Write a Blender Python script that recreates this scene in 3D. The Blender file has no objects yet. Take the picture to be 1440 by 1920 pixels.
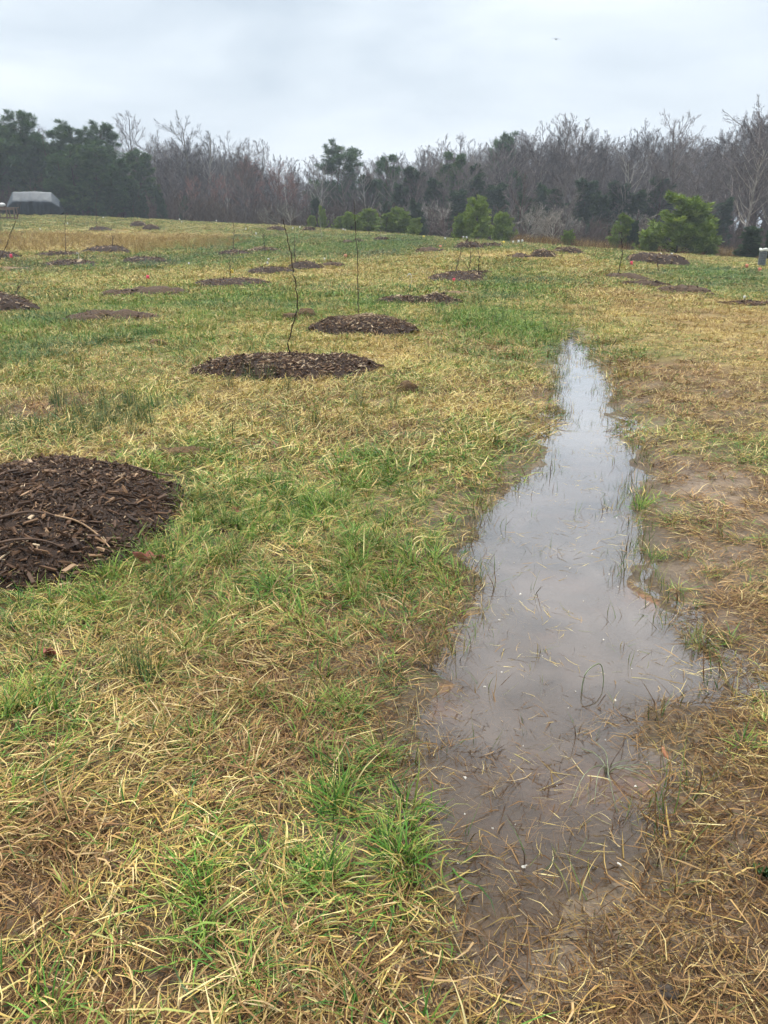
import bpy, math, random
import numpy as np
from mathutils import Vector

scene = bpy.context.scene
R = math.radians
C = scene.collection

# ------------------------------------------------------------------ camera
cam_data = bpy.data.cameras.new('camera')
cam = bpy.data.objects.new('camera', cam_data)
C.objects.link(cam)
cam.location = (0.0, 0.0, 1.6)
cam.rotation_euler = (R(70.0), 0.0, 0.0)
cam_data.sensor_fit = 'VERTICAL'
cam_data.sensor_height = 36.0
cam_data.lens = 27.19
cam_data.clip_start = 0.05
cam_data.clip_end = 4000.0
scene.camera = cam

# ------------------------------------------------------------------ overcast sky
SUN_EL, SUN_ROT = R(74.0), R(340.0)      # soft glow through the cloud, high, a little ahead and to the left
world = bpy.data.worlds.new('World')
scene.world = world
world.use_nodes = True
wn, wl = world.node_tree.nodes, world.node_tree.links
wn.clear()
w_out = wn.new('ShaderNodeOutputWorld')
w_bg = wn.new('ShaderNodeBackground')
w_sky = wn.new('ShaderNodeTexSky')
w_sky.sky_type = 'NISHITA'
w_sky.sun_disc = False
w_sky.sun_elevation = SUN_EL
w_sky.sun_rotation = SUN_ROT
w_sky.dust_density = 4.0
w_tc = wn.new('ShaderNodeTexCoord')
w_map = wn.new('ShaderNodeMapping')
w_map.inputs['Scale'].default_value = (1.0, 1.0, 3.2)
w_map.inputs['Location'].default_value = (3.1, 1.7, 0.4)
w_n1 = wn.new('ShaderNodeTexNoise')
w_n1.inputs['Scale'].default_value = 2.6
w_n1.inputs['Detail'].default_value = 6.0
w_n1.inputs['Roughness'].default_value = 0.52
w_n1.inputs['Distortion'].default_value = 0.35
w_ramp = wn.new('ShaderNodeValToRGB')
w_ramp.color_ramp.elements[0].position = 0.33
w_ramp.color_ramp.elements[0].color = (3.6, 4.16, 4.72, 1)
w_ramp.color_ramp.elements[1].position = 0.66
w_ramp.color_ramp.elements[1].color = (5.45, 5.9, 6.3, 1)
w_mix = wn.new('ShaderNodeMix'); w_mix.data_type = 'RGBA'
w_mix.inputs[0].default_value = 0.94
wl.new(w_tc.outputs['Generated'], w_map.inputs['Vector'])
wl.new(w_map.outputs['Vector'], w_n1.inputs['Vector'])
wl.new(w_n1.outputs['Fac'], w_ramp.inputs['Fac'])
wl.new(w_sky.outputs['Color'], w_mix.inputs[6])
wl.new(w_ramp.outputs['Color'], w_mix.inputs[7])
wl.new(w_mix.outputs[2], w_bg.inputs['Color'])
w_bg.inputs['Strength'].default_value = 0.05
wl.new(w_bg.outputs['Background'], w_out.inputs['Surface'])

sun_data = bpy.data.lights.new('sun', 'SUN')
sun_data.energy = 1.5
sun_data.angle = R(26.0)
sun_data.color = (1.0, 0.95, 0.87)
sun = bpy.data.objects.new('sun', sun_data)
C.objects.link(sun)
sun.rotation_euler = (SUN_EL - R(90), 0.0, R(20.0))

scene.view_settings.view_transform = 'Standard'
scene.view_settings.look = 'None'
scene.view_settings.gamma = 1.0
scene.view_settings.exposure = 1.9
scene.view_settings.use_curve_mapping = False
scene.cycles.use_denoising = True
scene.cycles.max_bounces = 6
scene.cycles.diffuse_bounces = 3
scene.cycles.glossy_bounces = 3
scene.cycles.transmission_bounces = 4
scene.cycles.transparent_max_bounces = 8
scene.cycles.volume_bounces = 0
scene.cycles.use_adaptive_sampling = True
scene.cycles.adaptive_threshold = 0.04
scene.cycles.adaptive_min_samples = 16
# ------------------------------------------------------------------ noise and terrain (world coordinates, metres)
def _lattice(ix, iy, seed):
    h = (ix.astype(np.int64) * 374761393 + iy.astype(np.int64) * 668265263 + seed * 974634777) & 0x7fffffff
    h = ((h ^ (h >> 13)) * 1274126177) & 0x7fffffff
    return ((h ^ (h >> 16)) & 0xffff) / 65535.0
def vnoise(x, y, scale, seed=0):
    x = np.asarray(x, float) / scale; y = np.asarray(y, float) / scale
    ix = np.floor(x); iy = np.floor(y)
    fx = x - ix; fy = y - iy
    fx = fx * fx * (3 - 2 * fx); fy = fy * fy * (3 - 2 * fy)
    a = _lattice(ix, iy, seed); b = _lattice(ix + 1, iy, seed)
    c = _lattice(ix, iy + 1, seed); d = _lattice(ix + 1, iy + 1, seed)
    return (a + (b - a) * fx) * (1 - fy) + (c + (d - c) * fx) * fy
def fbm(x, y, scale, seed=0, octaves=4):           # about -1 .. 1
    t = np.zeros(np.broadcast(x, y).shape); amp = 1.0; tot = 0.0
    for o in range(octaves):
        t += (vnoise(x, y, scale / 2 ** o, seed + 17 * o) - 0.5) * 2 * amp
        tot += amp; amp *= 0.55
    return t / tot
def smooth(a, b, v):
    t = np.clip((np.asarray(v, float) - a) / (b - a), 0, 1)
    return t * t * (3 - 2 * t)

# heights of the field: rows = distance from where the photographer stands, columns = bearing in degrees
_AZ = np.array([-40, -22, -16, -8, 0, 6, 12, 20, 26, 40.])
_DI = np.array([0, 15, 20, 25, 32, 40, 48, 56, 66, 80, 90, 110, 160, 700.])
_ZT = np.array([
    [0, 0, 0, 0, 0, 0, 0, 0, 0, 0],
    [0, 0, 0, 0, 0, 0, 0, 0, 0, 0],
    [.02, .02, .04, .04, .00, .00, .02, .00, .00, 0],
    [.06, .06, .10, .12, .05, .10, .18, .02, .00, -.05],
    [.24, .24, .26, .36, .34, .58, .56, .22, .06, -.1],
    [.60, .58, .52, .66, .72, .88, .76, .38, .16, -.1],
    [1.0, .95, .86, .96, 1.1, 1.05, .70, .32, .05, -.3],
    [1.4, 1.3, 1.2, 1.42, 1.42, .92, .45, .05, -.25, -.6],
    [1.9, 1.85, 1.85, 2.05, 1.3, .5, .1, -.3, -.6, -.8],
    [2.7, 2.72, 2.6, 2.0, .8, .2, -.2, -.5, -.8, -1.],
    [3.1, 3.08, 2.6, 1.6, .6, .1, -.3, -.6, -.9, -1.],
    [3.0, 2.9, 2.3, 1.3, .5, .1, -.3, -.6, -.9, -1.],
    [2.8, 2.6, 2.0, 1.1, .4, .0, -.3, -.6, -.9, -1.],
    [2.8, 2.6, 2.0, 1.1, .4, .0, -.3, -.6, -.9, -1.]])
def _fine_table():
    az = np.arange(-60, 61, 1.0); di = np.arange(0, 202, 1.0)
    t1 = np.array([np.interp(az, _AZ, row) for row in _ZT])
    t = np.array([np.interp(di, _DI, t1[:, j]) for j in range(len(az))]).T
    for _ in range(6):
        p = np.pad(t, 1, mode='edge')
        t = (p[:-2, 1:-1] + p[2:, 1:-1] + p[1:-1, :-2] + p[1:-1, 2:] + 2 * t) / 6
    return t
_FT = _fine_table()
def field_z(x, y):
    x = np.asarray(x, float); y = np.asarray(y, float)
    d = np.hypot(x, y); a = np.degrees(np.arctan2(x, y))
    fade = 1 - smooth(60, 110, np.abs(a))
    ai = np.clip(a + 60, 0, 119.999); di = np.clip(d, 0, 200.5)
    i = np.floor(di).astype(int); j = np.floor(ai).astype(int)
    u = di - i; v = ai - j
    z = (_FT[i, j] * (1 - v) + _FT[i, j + 1] * v) * (1 - u) + (_FT[i + 1, j] * (1 - v) + _FT[i + 1, j + 1] * v) * u
    return z * fade
# ------------------------------------------------------------------ surveyed positions (metres)
PUDDLE = [(3.309, 14.209), (2.697, 12.215), (2.093, 9.345), (1.683, 7.527), (1.477, 6.644), (1.217, 5.778), (1.017, 5.222), (0.727, 4.755), (0.588, 4.451), (0.454, 3.787), (0.447, 3.517), (0.425, 3.223), (0.300, 2.968), (0.213, 2.704), (0.141, 2.512), (0.094, 2.309), (0.080, 2.159), (0.152, 2.024), (0.126, 1.834), (0.104, 1.708), (0.164, 1.613), (0.170, 1.509), (0.169, 1.414), (0.227, 1.355), (0.343, 1.370), (0.448, 1.445), (0.535, 1.525), (0.671, 1.613), (0.716, 1.688), (0.817, 1.834), (0.947, 1.974), (1.002, 2.077), (0.936, 2.188), (1.007, 2.341), (1.171, 2.374), (1.286, 2.512), (1.302, 2.704), (1.229, 2.921), (1.334, 3.223), (1.277, 3.517), (1.333, 3.787), (1.427, 4.096), (1.532, 4.548), (1.843, 5.097), (1.940, 5.778), (2.008, 6.452), (2.262, 7.527), (2.672, 9.345), (2.900, 10.599), (3.070, 12.215)]
MOUNDS = {
    'near': (-2.100, 4.260, 0.920, 1.080, 0.20, 'mulch'),
    'two': (-1.144, 9.240, 1.093, 0.632, 0.22, 'mulch'),
    'three': (-0.302, 13.280, 0.932, 0.706, 0.24, 'mulch'),
    'four_a': (0.375, 18.692, 0.625, 0.487, 0.14, 'mulch'),
    'four_b': (1.244, 18.316, 0.570, 0.499, 0.19, 'mulch'),
    'five': (2.266, 25.151, 0.983, 0.763, 0.22, 'mulch'),
    'six_a': (4.020, 38.712, 0.733, 0.649, 0.26, 'mulch'),
    'six_b': (5.181, 39.482, 0.541, 0.481, 0.19, 'mulch'),
    'seven': (5.239, 31.556, 0.476, 0.423, 0.14, 'soil'),
    'eight_a': (6.346, 32.253, 0.635, 0.561, 0.29, 'mulch'),
    'eight_b': (8.134, 36.020, 0.707, 0.626, 0.24, 'mulch'),
    'nine_a': (7.746, 25.793, 0.751, 0.370, 0.10, 'soil'),
    'nine_b': (7.733, 23.661, 0.746, 0.367, 0.10, 'soil'),
    'nine_c': (7.985, 21.413, 0.741, 0.436, 0.14, 'soil'),
    'ten': (8.232, 18.089, 0.605, 0.298, 0.06, 'soil'),
    'eleven': (10.905, 32.450, 1.131, 0.774, 0.38, 'mulch'),
    'twelve': (-4.391, 23.410, 1.127, 0.869, 0.18, 'mulch'),
    'thirteen_a': (-3.912, 27.684, 0.804, 0.629, 0.19, 'mulch'),
    'thirteen_b': (-2.822, 29.524, 0.720, 0.634, 0.26, 'mulch'),
    'thirteen_c': (-1.905, 30.793, 0.527, 0.416, 0.12, 'soil'),
    'fourteen': (-6.820, 37.322, 0.807, 0.635, 0.17, 'mulch'),
    'fifteen': (-5.879, 39.600, 0.855, 0.672, 0.17, 'mulch'),
    'sixteen': (-12.194, 31.621, 1.082, 0.844, 0.18, 'mulch'),
    'seventeen': (-9.972, 33.728, 1.019, 0.797, 0.18, 'mulch'),
    'eighteen': (-13.221, 39.152, 1.127, 0.883, 0.30, 'mulch'),
    'nineteen': (-14.605, 36.666, 0.961, 0.754, 0.17, 'mulch'),
    'twenty': (-16.193, 34.482, 0.769, 0.605, 0.24, 'mulch'),
    'twentyone': (-13.841, 29.623, 0.996, 0.587, 0.09, 'straw'),
    'twentytwo': (-6.025, 20.572, 1.172, 0.570, 0.14, 'soil'),
    'twentythree': (-5.189, 14.978, 0.949, 0.505, 0.12, 'soil'),
    'twentyfour': (-8.155, 16.470, 1.029, 0.788, 0.34, 'mulch'),
    'twentyfive_a': (-19.140, 64.309, 0.666, 0.594, 0.34, 'mulch'),
    'twentyfive_b': (-17.001, 60.173, 0.624, 0.557, 0.31, 'mulch'),
    'twentysix': (-20.002, 58.210, 0.830, 0.738, 0.24, 'mulch'),
    'twentyseven': (-7.735, 59.077, 0.689, 0.614, 0.24, 'mulch'),
    'twentyeight': (-5.429, 59.389, 0.501, 0.447, 0.24, 'mulch'),
    'twentynine': (2.000, 37.065, 0.667, 0.461, 0.17, 'soil'),
    'thirty_a': (-2.053, 45.662, 0.327, 0.293, 0.12, 'soil'),
    'thirty_b': (-1.468, 45.986, 0.329, 0.295, 0.17, 'mulch'),
    'thirtyone': (-0.123, 47.263, 0.431, 0.384, 0.19, 'mulch'),
    'thirtytwo': (1.957, 21.379, 0.605, 0.357, 0.04, 'straw'),
    'thirtythree': (3.005, 26.774, 0.707, 0.245, 0.10, 'mulch'),
}
SAPLINGS = {
    'crooked': [(-1.130, 9.350, 0.222), (-1.137, 9.350, 0.360), (-1.057, 9.350, 0.608), (-1.019, 9.350, 0.791), (-1.034, 9.350, 1.031), (-1.058, 9.350, 1.208), (-1.080, 9.350, 1.412), (-1.116, 9.350, 1.584), (-1.140, 9.350, 1.715)],
    'straight': [(-0.413, 13.350, 0.183), (-0.428, 13.350, 0.445), (-0.433, 13.350, 0.788), (-0.437, 13.350, 1.208), (-0.459, 13.350, 1.537), (-0.472, 13.350, 1.860), (-0.478, 13.350, 2.067)],
    'leaning_edge': [(-15.360, 32.392, 0.405), (-15.073, 32.392, 0.849), (-14.720, 32.392, 1.447), (-14.356, 32.392, 2.134), (-14.132, 32.392, 2.619)],
    'right_tall': [(7.508, 25.997, 0.183), (7.560, 25.997, 0.511), (7.594, 25.997, 0.997), (7.527, 25.997, 1.318), (7.517, 25.997, 1.572)],
    'left_twig': [(-8.921, 19.292, 0.030), (-8.841, 19.292, 0.204), (-8.777, 19.292, 0.365)],
    'young_a': [(-14.446, 36.960, 0.560), (-14.356, 36.960, 1.199), (-14.285, 36.960, 1.875), (-14.168, 36.960, 2.365)],
    'young_b': [(-20.429, 58.487, 1.609), (-20.330, 58.487, 2.388), (-20.269, 58.487, 3.161), (-20.071, 58.487, 4.133)],
    'young_c': [(-13.232, 39.759, 0.629), (-13.181, 39.759, 1.046), (-13.166, 39.759, 1.388)],
    'young_d': [(-7.000, 37.788, 0.560), (-6.941, 37.788, 1.074), (-6.886, 37.788, 1.537), (-6.880, 37.788, 1.995)],
    'young_e': [(-5.225, 35.753, 0.505), (-5.240, 35.753, 1.102), (-5.240, 35.753, 1.540)],
    'young_f': [(-3.259, 29.807, 0.258), (-3.253, 29.807, 0.909), (-3.251, 29.807, 1.459)],
    'young_g': [(-3.680, 48.763, 1.071), (-3.729, 48.763, 1.607), (-3.778, 48.763, 2.110), (-3.855, 48.763, 2.697)],
    'young_h': [(2.205, 25.100, 0.264), (2.262, 25.100, 0.549), (2.335, 25.100, 0.862), (2.390, 25.100, 1.173)],
    'young_i': [(2.626, 25.200, 0.386), (2.680, 25.200, 0.702), (2.668, 25.200, 1.016)],
    'young_j': [(2.951, 25.200, 0.544), (2.941, 25.200, 0.781), (2.915, 25.200, 1.016)],
    'young_k': [(-4.930, 25.891, 0.156), (-4.912, 25.891, 0.434), (-4.907, 25.891, 0.758)],
    'young_l': [(9.739, 28.676, 0.218), (9.698, 28.676, 0.399), (9.634, 28.676, 0.614)],
    'young_m': [(-0.177, 45.396, 0.968), (-0.177, 45.396, 1.524), (-0.204, 45.396, 2.485)],
}
FLAGS = [
    ('pink', -7.265, 24.652, 0.191),
    ('pink', -15.522, 33.754, 0.236),
    ('pink', 2.045, 24.101, 0.150),
    ('pink', 8.945, 29.536, 0.207),
    ('salmon', 14.247, 31.995, 0.202),
    ('salmon', 14.038, 30.405, 0.171),
    ('salmon', -1.709, 34.754, 0.194),
    ('salmon', 22.899, 94.530, 0.394),
    ('yellow', -4.913, 25.891, 0.273),
    ('white_bent', 0.680, 21.282, 0.482),
    ('white_bent', -11.974, 31.838, 0.312),
    ('white', -7.519, 31.138, 0.153),
    ('white', 8.362, 18.619, 0.150),
    ('white', -23.281, 55.673, 0.192),
    ('white', -24.289, 63.226, 0.218),
    ('white', -25.209, 74.160, 0.204),
    ('white', -18.623, 75.105, 0.310),
    ('white', -17.080, 69.547, 0.239),
    ('white', -15.505, 76.177, 0.314),
    ('white', -9.744, 57.809, 0.239),
    ('white', -8.198, 52.356, 0.253),
    ('white', -6.657, 59.722, 0.247),
    ('white', -6.283, 60.987, 0.252),
    ('white', -3.207, 63.422, 0.219),
    ('white', -2.954, 61.564, 0.212),
    ('white', 3.536, 48.082, 0.200),
    ('white', 4.592, 47.992, 0.266),
    ('white', 4.826, 48.462, 0.235),
    ('yellow', 6.185, 42.916, 0.179),
    ('white', 6.865, 43.865, 0.213),
    ('white', 7.066, 43.333, 0.271),
    ('white', 7.337, 43.771, 0.304),
    ('white', 13.165, 38.944, 0.163),
    ('white', 13.814, 39.255, 0.192),
    ('white', -4.437, 30.652, 0.150),
    ('white', -2.435, 32.816, 0.150),
    ('salmon', 2.636, 39.191, 0.150),
    ('white', -4.613, 32.205, 0.150),
    ('yellow', 2.423, 51.761, 0.150),
]
PATCHES = np.array([
    [-0.03, 1.79, 0.20, 0.32, 0.55, -0.30, 0.30],
    [0.16, 1.94, 0.05, 0.18, 0.50, -0.20, 0.30],
    [0.17, 1.55, 0.04, 0.10, 0.45, -0.20, 0.20],
    [-0.42, 1.64, 0.22, 0.15, 0.30, -0.15, 0.20],
    [-0.87, 1.69, 0.19, 0.21, -0.25, 0.60, -0.35],
    [-0.58, 1.31, 0.31, 0.14, -0.05, 0.35, -0.30],
    [-0.64, 1.24, 0.09, 0.10, 0.40, 0.00, 0.10],
    [-0.32, 1.37, 0.10, 0.10, 0.35, 0.10, 0.00],
    [-0.94, 4.24, 0.38, 0.73, 0.35, -0.30, 0.20],
    [-1.38, 4.84, 0.21, 1.54, 0.30, -0.20, 0.10],
    [-0.15, 5.09, 0.37, 0.54, 0.35, -0.20, 0.10],
    [-2.45, 7.29, 0.41, 1.26, 0.50, -0.30, 0.20],
    [-2.91, 6.22, 0.33, 0.44, 0.50, -0.20, 0.20],
    [-1.50, 3.15, 0.36, 0.29, 0.25, -0.35, 0.20],
    [-1.26, 2.35, 0.13, 0.15, 0.30, -0.30, 0.10],
    [-0.51, 4.32, 0.25, 0.27, 0.25, -0.20, 0.00],
    [-1.16, 2.72, 0.45, 0.52, -0.02, -0.25, 0.10],
    [-0.36, 2.70, 0.37, 0.48, -0.15, 0.25, 0.05],
    [0.15, 3.30, 0.25, 0.67, -0.10, 0.30, 0.00],
    [-0.28, 2.09, 0.24, 0.19, -0.15, 0.40, 0.00],
    [0.24, 2.75, 0.09, 0.33, -0.10, 0.50, 0.00],
    [-6.25, 14.70, 1.29, 2.93, 0.45, -0.10, 0.10],
    [-4.14, 12.18, 0.58, 1.22, 0.35, 0.00, 0.10],
    [-5.00, 11.09, 0.76, 1.28, 0.30, -0.10, 0.10],
    [-1.30, 16.14, 2.82, 1.53, 0.18, -0.20, 0.00],
    [2.20, 14.87, 0.85, 2.00, 0.55, 0.10, 0.10],
    [3.51, 21.99, 1.10, 3.62, 0.45, 0.00, 0.10],
    [-0.25, 18.61, 0.56, 2.01, 0.50, 0.10, 0.10],
    [-3.52, 20.32, 1.62, 1.90, 0.45, 0.00, 0.10],
    [-4.61, 17.66, 1.42, 1.51, 0.45, 0.00, 0.10],
    [-7.16, 25.76, 4.26, 3.70, -0.02, -0.50, 0.00],
    [-9.50, 31.38, 4.34, 1.86, 0.45, 0.00, 0.00],
    [-1.78, 26.88, 5.33, 3.95, -0.20, -0.30, 0.00],
    [0.86, 32.66, 3.86, 6.02, -0.25, -0.35, 0.00],
    [-5.81, 36.98, 6.06, 4.45, 0.35, 0.00, 0.00],
    [-17.36, 47.59, 5.89, 10.00, -0.70, -0.10, 0.00],
    [-11.98, 52.65, 3.42, 3.67, -0.30, 0.00, 0.00],
    [-6.30, 48.41, 6.30, 5.90, 0.40, 0.00, 0.00],
    [-0.55, 42.05, 4.12, 5.98, 0.35, 0.00, 0.00],
    [4.23, 35.90, 1.88, 4.59, 0.20, -0.10, 0.00],
    [1.28, 49.06, 4.79, 5.37, 0.40, 0.00, 0.00],
    [4.73, 34.43, 1.69, 2.02, -0.60, -0.50, 0.00],
    [-2.48, 47.54, 3.09, 2.56, -0.30, 0.10, 0.00],
    [7.38, 31.19, 2.46, 4.56, -0.35, -0.20, 0.00],
    [4.83, 26.10, 1.73, 5.81, 0.20, -0.10, 0.00],
    [11.49, 28.98, 3.16, 7.40, 0.60, 0.00, 0.10],
    [20.95, 66.71, 5.67, 31.88, 0.25, -0.10, 0.00],
    [9.47, 21.22, 1.13, 1.88, 0.20, -0.40, 0.00],
    [10.46, 31.17, 0.82, 1.15, -0.50, -0.40, 0.00],
    [22.89, 106.30, 4.16, 6.00, 0.30, -0.10, 0.00],
    [6.06, 16.90, 2.40, 8.02, -0.30, 0.05, 0.00],
    [3.40, 8.42, 1.05, 2.05, -0.32, 0.35, -0.10],
    [5.76, 12.84, 0.70, 3.23, -0.15, -0.05, 0.00],
    [5.59, 20.43, 0.95, 5.37, -0.15, 0.00, 0.00],
    [2.80, 5.77, 0.33, 0.61, 0.15, 0.00, 0.00],
    [2.05, 4.95, 0.31, 0.91, -0.45, 0.50, -0.70],
    [1.72, 3.75, 0.31, 0.56, -0.40, 0.60, -0.55],
    [2.30, 4.62, 0.27, 0.80, -0.30, 0.55, -0.15],
    [1.40, 3.40, 0.13, 0.42, 0.05, 0.40, -0.20],
    [1.57, 2.97, 0.16, 0.38, -0.30, 0.40, -0.30],
    [1.11, 2.23, 0.22, 0.12, 0.50, 0.00, 0.30],
    [1.65, 4.41, 0.19, 0.24, 0.25, 0.30, 0.00],
    [1.01, 1.77, 0.28, 0.23, -0.50, 0.55, 0.20],
    [0.68, 1.39, 0.33, 0.18, -0.45, 0.55, -0.20],
    [0.34, 1.30, 0.20, 0.10, -0.50, 0.40, -0.60],
    [-0.02, 1.28, 0.15, 0.11, -0.15, 0.35, -0.45],
    [-0.10, 1.39, 0.08, 0.10, -0.10, 0.20, -0.30],
    [0.98, 1.54, 0.04, 0.10, 0.30, 0.00, 0.00],
    [-3.20, 7.26, 0.46, 0.69, -0.30, 0.60, -0.60],
    [1.87, 11.21, 0.51, 5.93, -0.05, 0.30, 0.00],
    [1.04, 5.13, 0.22, 0.73, -0.05, 0.40, 0.00],
    [-1.67, 12.33, 1.26, 1.86, -0.10, -0.30, 0.00],
    [0.38, 6.76, 0.86, 1.20, -0.05, -0.15, 0.00],
    [-0.15, 11.10, 0.98, 1.28, -0.12, -0.25, 0.00],
    [-1.73, 7.71, 0.70, 1.52, -0.05, -0.20, 0.00],
    [-0.90, 5.76, 0.49, 0.53, -0.05, 0.00, 0.00],
    [0.91, 9.46, 0.65, 1.50, 0.10, -0.10, 0.00],
    [2.40, 12.15, 0.33, 2.91, 0.25, 0.00, 0.00],
    [3.12, 11.16, 0.34, 1.55, 0.20, 0.20, 0.00],
])
SPOTS = {
    'clod_a': (0.251, 8.014),
    'clod_b': (-1.486, 15.232),
    'clod_c': (-1.752, 14.866),
    'stone': (0.633, 1.259),
    'clay': (0.928, 2.134),
    'weed': (0.970, 1.539),
    'leaf_a': (-1.190, 3.592),
    'leaf_b': (-0.869, 4.260),
    'leaf_c': (-1.322, 2.680),
    'stem_loop': (0.825, 2.585),
    'drowned': (0.713, 2.039),
    'rush_a': (-2.395, 7.198),
    'rush_b': (-2.872, 6.566),
    'rush_c': (-1.420, 8.550),
    'rush_d': (-4.461, 9.615),
    'tarp_l': (-36.758, 80.860),
    'tarp_r': (-32.326, 81.998),
    'table': (-31.460, 68.679),
    'tube_a': (16.101, 34.572),
    'tube_b': (16.182, 34.303),
    'clod_d': (-3.355, 11.598),
    'clod_e': (-0.211, 4.849),
    'clod_f': (-1.480, 5.591),
}
# ------------------------------------------------------------------ helpers: meshes, tags, materials
rng = np.random.default_rng(11)
def make_mesh(name, V, F, smooth_shade=False, attrs=None, color=None):
    V = np.asarray(V, np.float32).reshape(-1, 3)
    me = bpy.data.meshes.new(name)
    me.vertices.add(len(V)); me.vertices.foreach_set('co', V.ravel())
    if F is not None and len(F):
        if isinstance(F, np.ndarray):
            starts = np.arange(len(F), dtype=np.int32) * F.shape[1]; flat = F.astype(np.int32).ravel(); nf = len(F)
        else:
            F = [np.asarray(f, np.int32) for f in F if len(f)]
            flat = np.concatenate([f.ravel() for f in F]); cnt = np.concatenate([np.full(len(f), f.shape[1]) for f in F])
            starts = np.concatenate([[0], np.cumsum(cnt)[:-1]]).astype(np.int32); nf = len(cnt)
        me.loops.add(len(flat)); me.polygons.add(nf)
        me.polygons.foreach_set('loop_start', starts)
        me.polygons.foreach_set('vertices', flat)
        me.polygons.foreach_set('use_smooth', np.full(nf, smooth_shade))
    for k, v in (attrs or {}).items():
        v = np.asarray(v)
        if v.ndim == 2:
            a = me.attributes.new(k, 'FLOAT_VECTOR', 'POINT'); a.data.foreach_set('vector', v.astype(np.float32).ravel())
        elif v.dtype.kind == 'i':
            a = me.attributes.new(k, 'INT', 'POINT'); a.data.foreach_set('value', v.astype(np.int32))
        else:
            a = me.attributes.new(k, 'FLOAT', 'POINT'); a.data.foreach_set('value', v.astype(np.float32))
    if color is not None:
        a = me.attributes.new('col', 'FLOAT_COLOR', 'POINT')
        c4 = np.ones((len(V), 4), np.float32); c4[:, :3] = color
        a.data.foreach_set('color', c4.ravel())
    me.update(); me.validate()
    return me
def link(name, me, mat=None, parent=None, loc=None):
    o = bpy.data.objects.new(name, me); C.objects.link(o)
    if mat is not None and me is not None and not me.materials: me.materials.append(mat)
    if parent is not None: o.parent = parent
    if loc is not None: o.location = loc
    return o
def tag(o, label=None, cat=None, group=None, kind=None):
    if label: o['label'] = label
    if cat: o['category'] = cat
    if group: o['group'] = group
    if kind: o['kind'] = kind
    return o
def thing(name, loc, label, cat, group=None, rz=0.0):
    o = bpy.data.objects.new(name, None); C.objects.link(o)
    o.location = loc; o.rotation_euler = (0, 0, rz); o.empty_display_size = 0.2
    return tag(o, label, cat, group)
class NT:                                            # small node-tree builder
    def __init__(s, name):
        s.m = bpy.data.materials.new(name); s.m.use_nodes = True
        s.t = s.m.node_tree; s.t.nodes.clear()
        s.out = s.t.nodes.new('ShaderNodeOutputMaterial')
    def n(s, typ, **kw):
        nd = s.t.nodes.new('ShaderNode' + typ)
        for k, v in kw.items():
            if k in nd.inputs: s.put(nd.inputs[k], v)
            else: setattr(nd, k, v)
        return nd
    def put(s, sock, v):
        if isinstance(v, bpy.types.NodeSocket): s.t.links.new(v, sock)
        elif isinstance(v, tuple) and len(v) == 3 and sock.type == 'RGBA': sock.default_value = (*v, 1)
        else: sock.default_value = v
    def math(s, op, a, b=0.0, clamp=False):
        nd = s.t.nodes.new('ShaderNodeMath'); nd.operation = op; nd.use_clamp = clamp
        s.put(nd.inputs[0], a); s.put(nd.inputs[1], b); return nd.outputs[0]
    def mix(s, f, a, b, blend='MIX'):
        nd = s.t.nodes.new('ShaderNodeMix'); nd.data_type = 'RGBA'; nd.blend_type = blend
        s.put(nd.inputs[0], f); s.put(nd.inputs[6], a); s.put(nd.inputs[7], b); return nd.outputs[2]
    def attr(s, name, typ='GEOMETRY', out='Fac'):
        nd = s.t.nodes.new('ShaderNodeAttribute'); nd.attribute_name = name; nd.attribute_type = typ
        return nd.outputs[out]
    def noise(s, scale, detail=3.0, rough=0.55, vec=None, dist=0.0):
        nd = s.n('TexNoise', Scale=scale, Detail=detail, Roughness=rough, Distortion=dist)
        if vec is not None: s.put(nd.inputs['Vector'], vec)
        return nd.outputs['Fac']
    def coords(s, kind='Object'):
        return s.n('TexCoord').outputs[kind]
    def ramp(s, f, stops):
        nd = s.t.nodes.new('ShaderNodeValToRGB'); s.put(nd.inputs[0], f)
        e = nd.color_ramp.elements
        while len(e) < len(stops): e.new(0.5)
        for el, (p, c) in zip(e, stops): el.position = p; el.color = (*c, 1)
        return nd.outputs[0]
    def surf(s, sh):
        s.t.links.new(sh, s.out.inputs['Surface']); return s.m
    def pbr(s, col, rough=0.7, spec=0.3, bump=None, bump_d=0.01, bump_s=0.6, **kw):
        p = s.n('BsdfPrincipled')
        s.put(p.inputs['Base Color'], col); s.put(p.inputs['Roughness'], rough); s.put(p.inputs['Specular IOR Level'], spec)
        for k, v in kw.items(): s.put(p.inputs[k], v)
        if bump is not None:
            b = s.n('Bump', Height=bump, Distance=bump_d, Strength=bump_s)
            s.put(p.inputs['Normal'], b.outputs[0])
        return p.outputs[0]

# ------------------------------------------------------------------ ground: relief, wet hollow, growth
_PX = np.array(PUDDLE)
def puddle_sd(x, y):                                 # signed distance to the outline of the puddle, negative inside
    x = np.asarray(x, float); y = np.asarray(y, float)
    sd = np.full(x.shape, 9.0)
    m = (x > -1.2) & (x < 5.5) & (y > 0.3) & (y < 17)
    if not m.any(): return sd
    X, Y = x[m], y[m]
    best = np.full(X.shape, 1e9); inside = np.zeros(X.shape, bool)
    n = len(_PX)
    for i in range(n):
        ax, ay = _PX[i]; bx, by = _PX[(i + 1) % n]
        ex, ey = bx - ax, by - ay
        t = np.clip(((X - ax) * ex + (Y - ay) * ey) / (ex * ex + ey * ey), 0, 1)
        best = np.minimum(best, (X - ax - t * ex) ** 2 + (Y - ay - t * ey) ** 2)
        c = ((ay > Y) != (by > Y)) & (X < ex * (Y - ay) / (ey + 1e-12) + ax)
        inside ^= c
    d = np.sqrt(best)
    sd[m] = np.where(inside, -d, d)
    return sd
WATER_Z = -0.022
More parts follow.
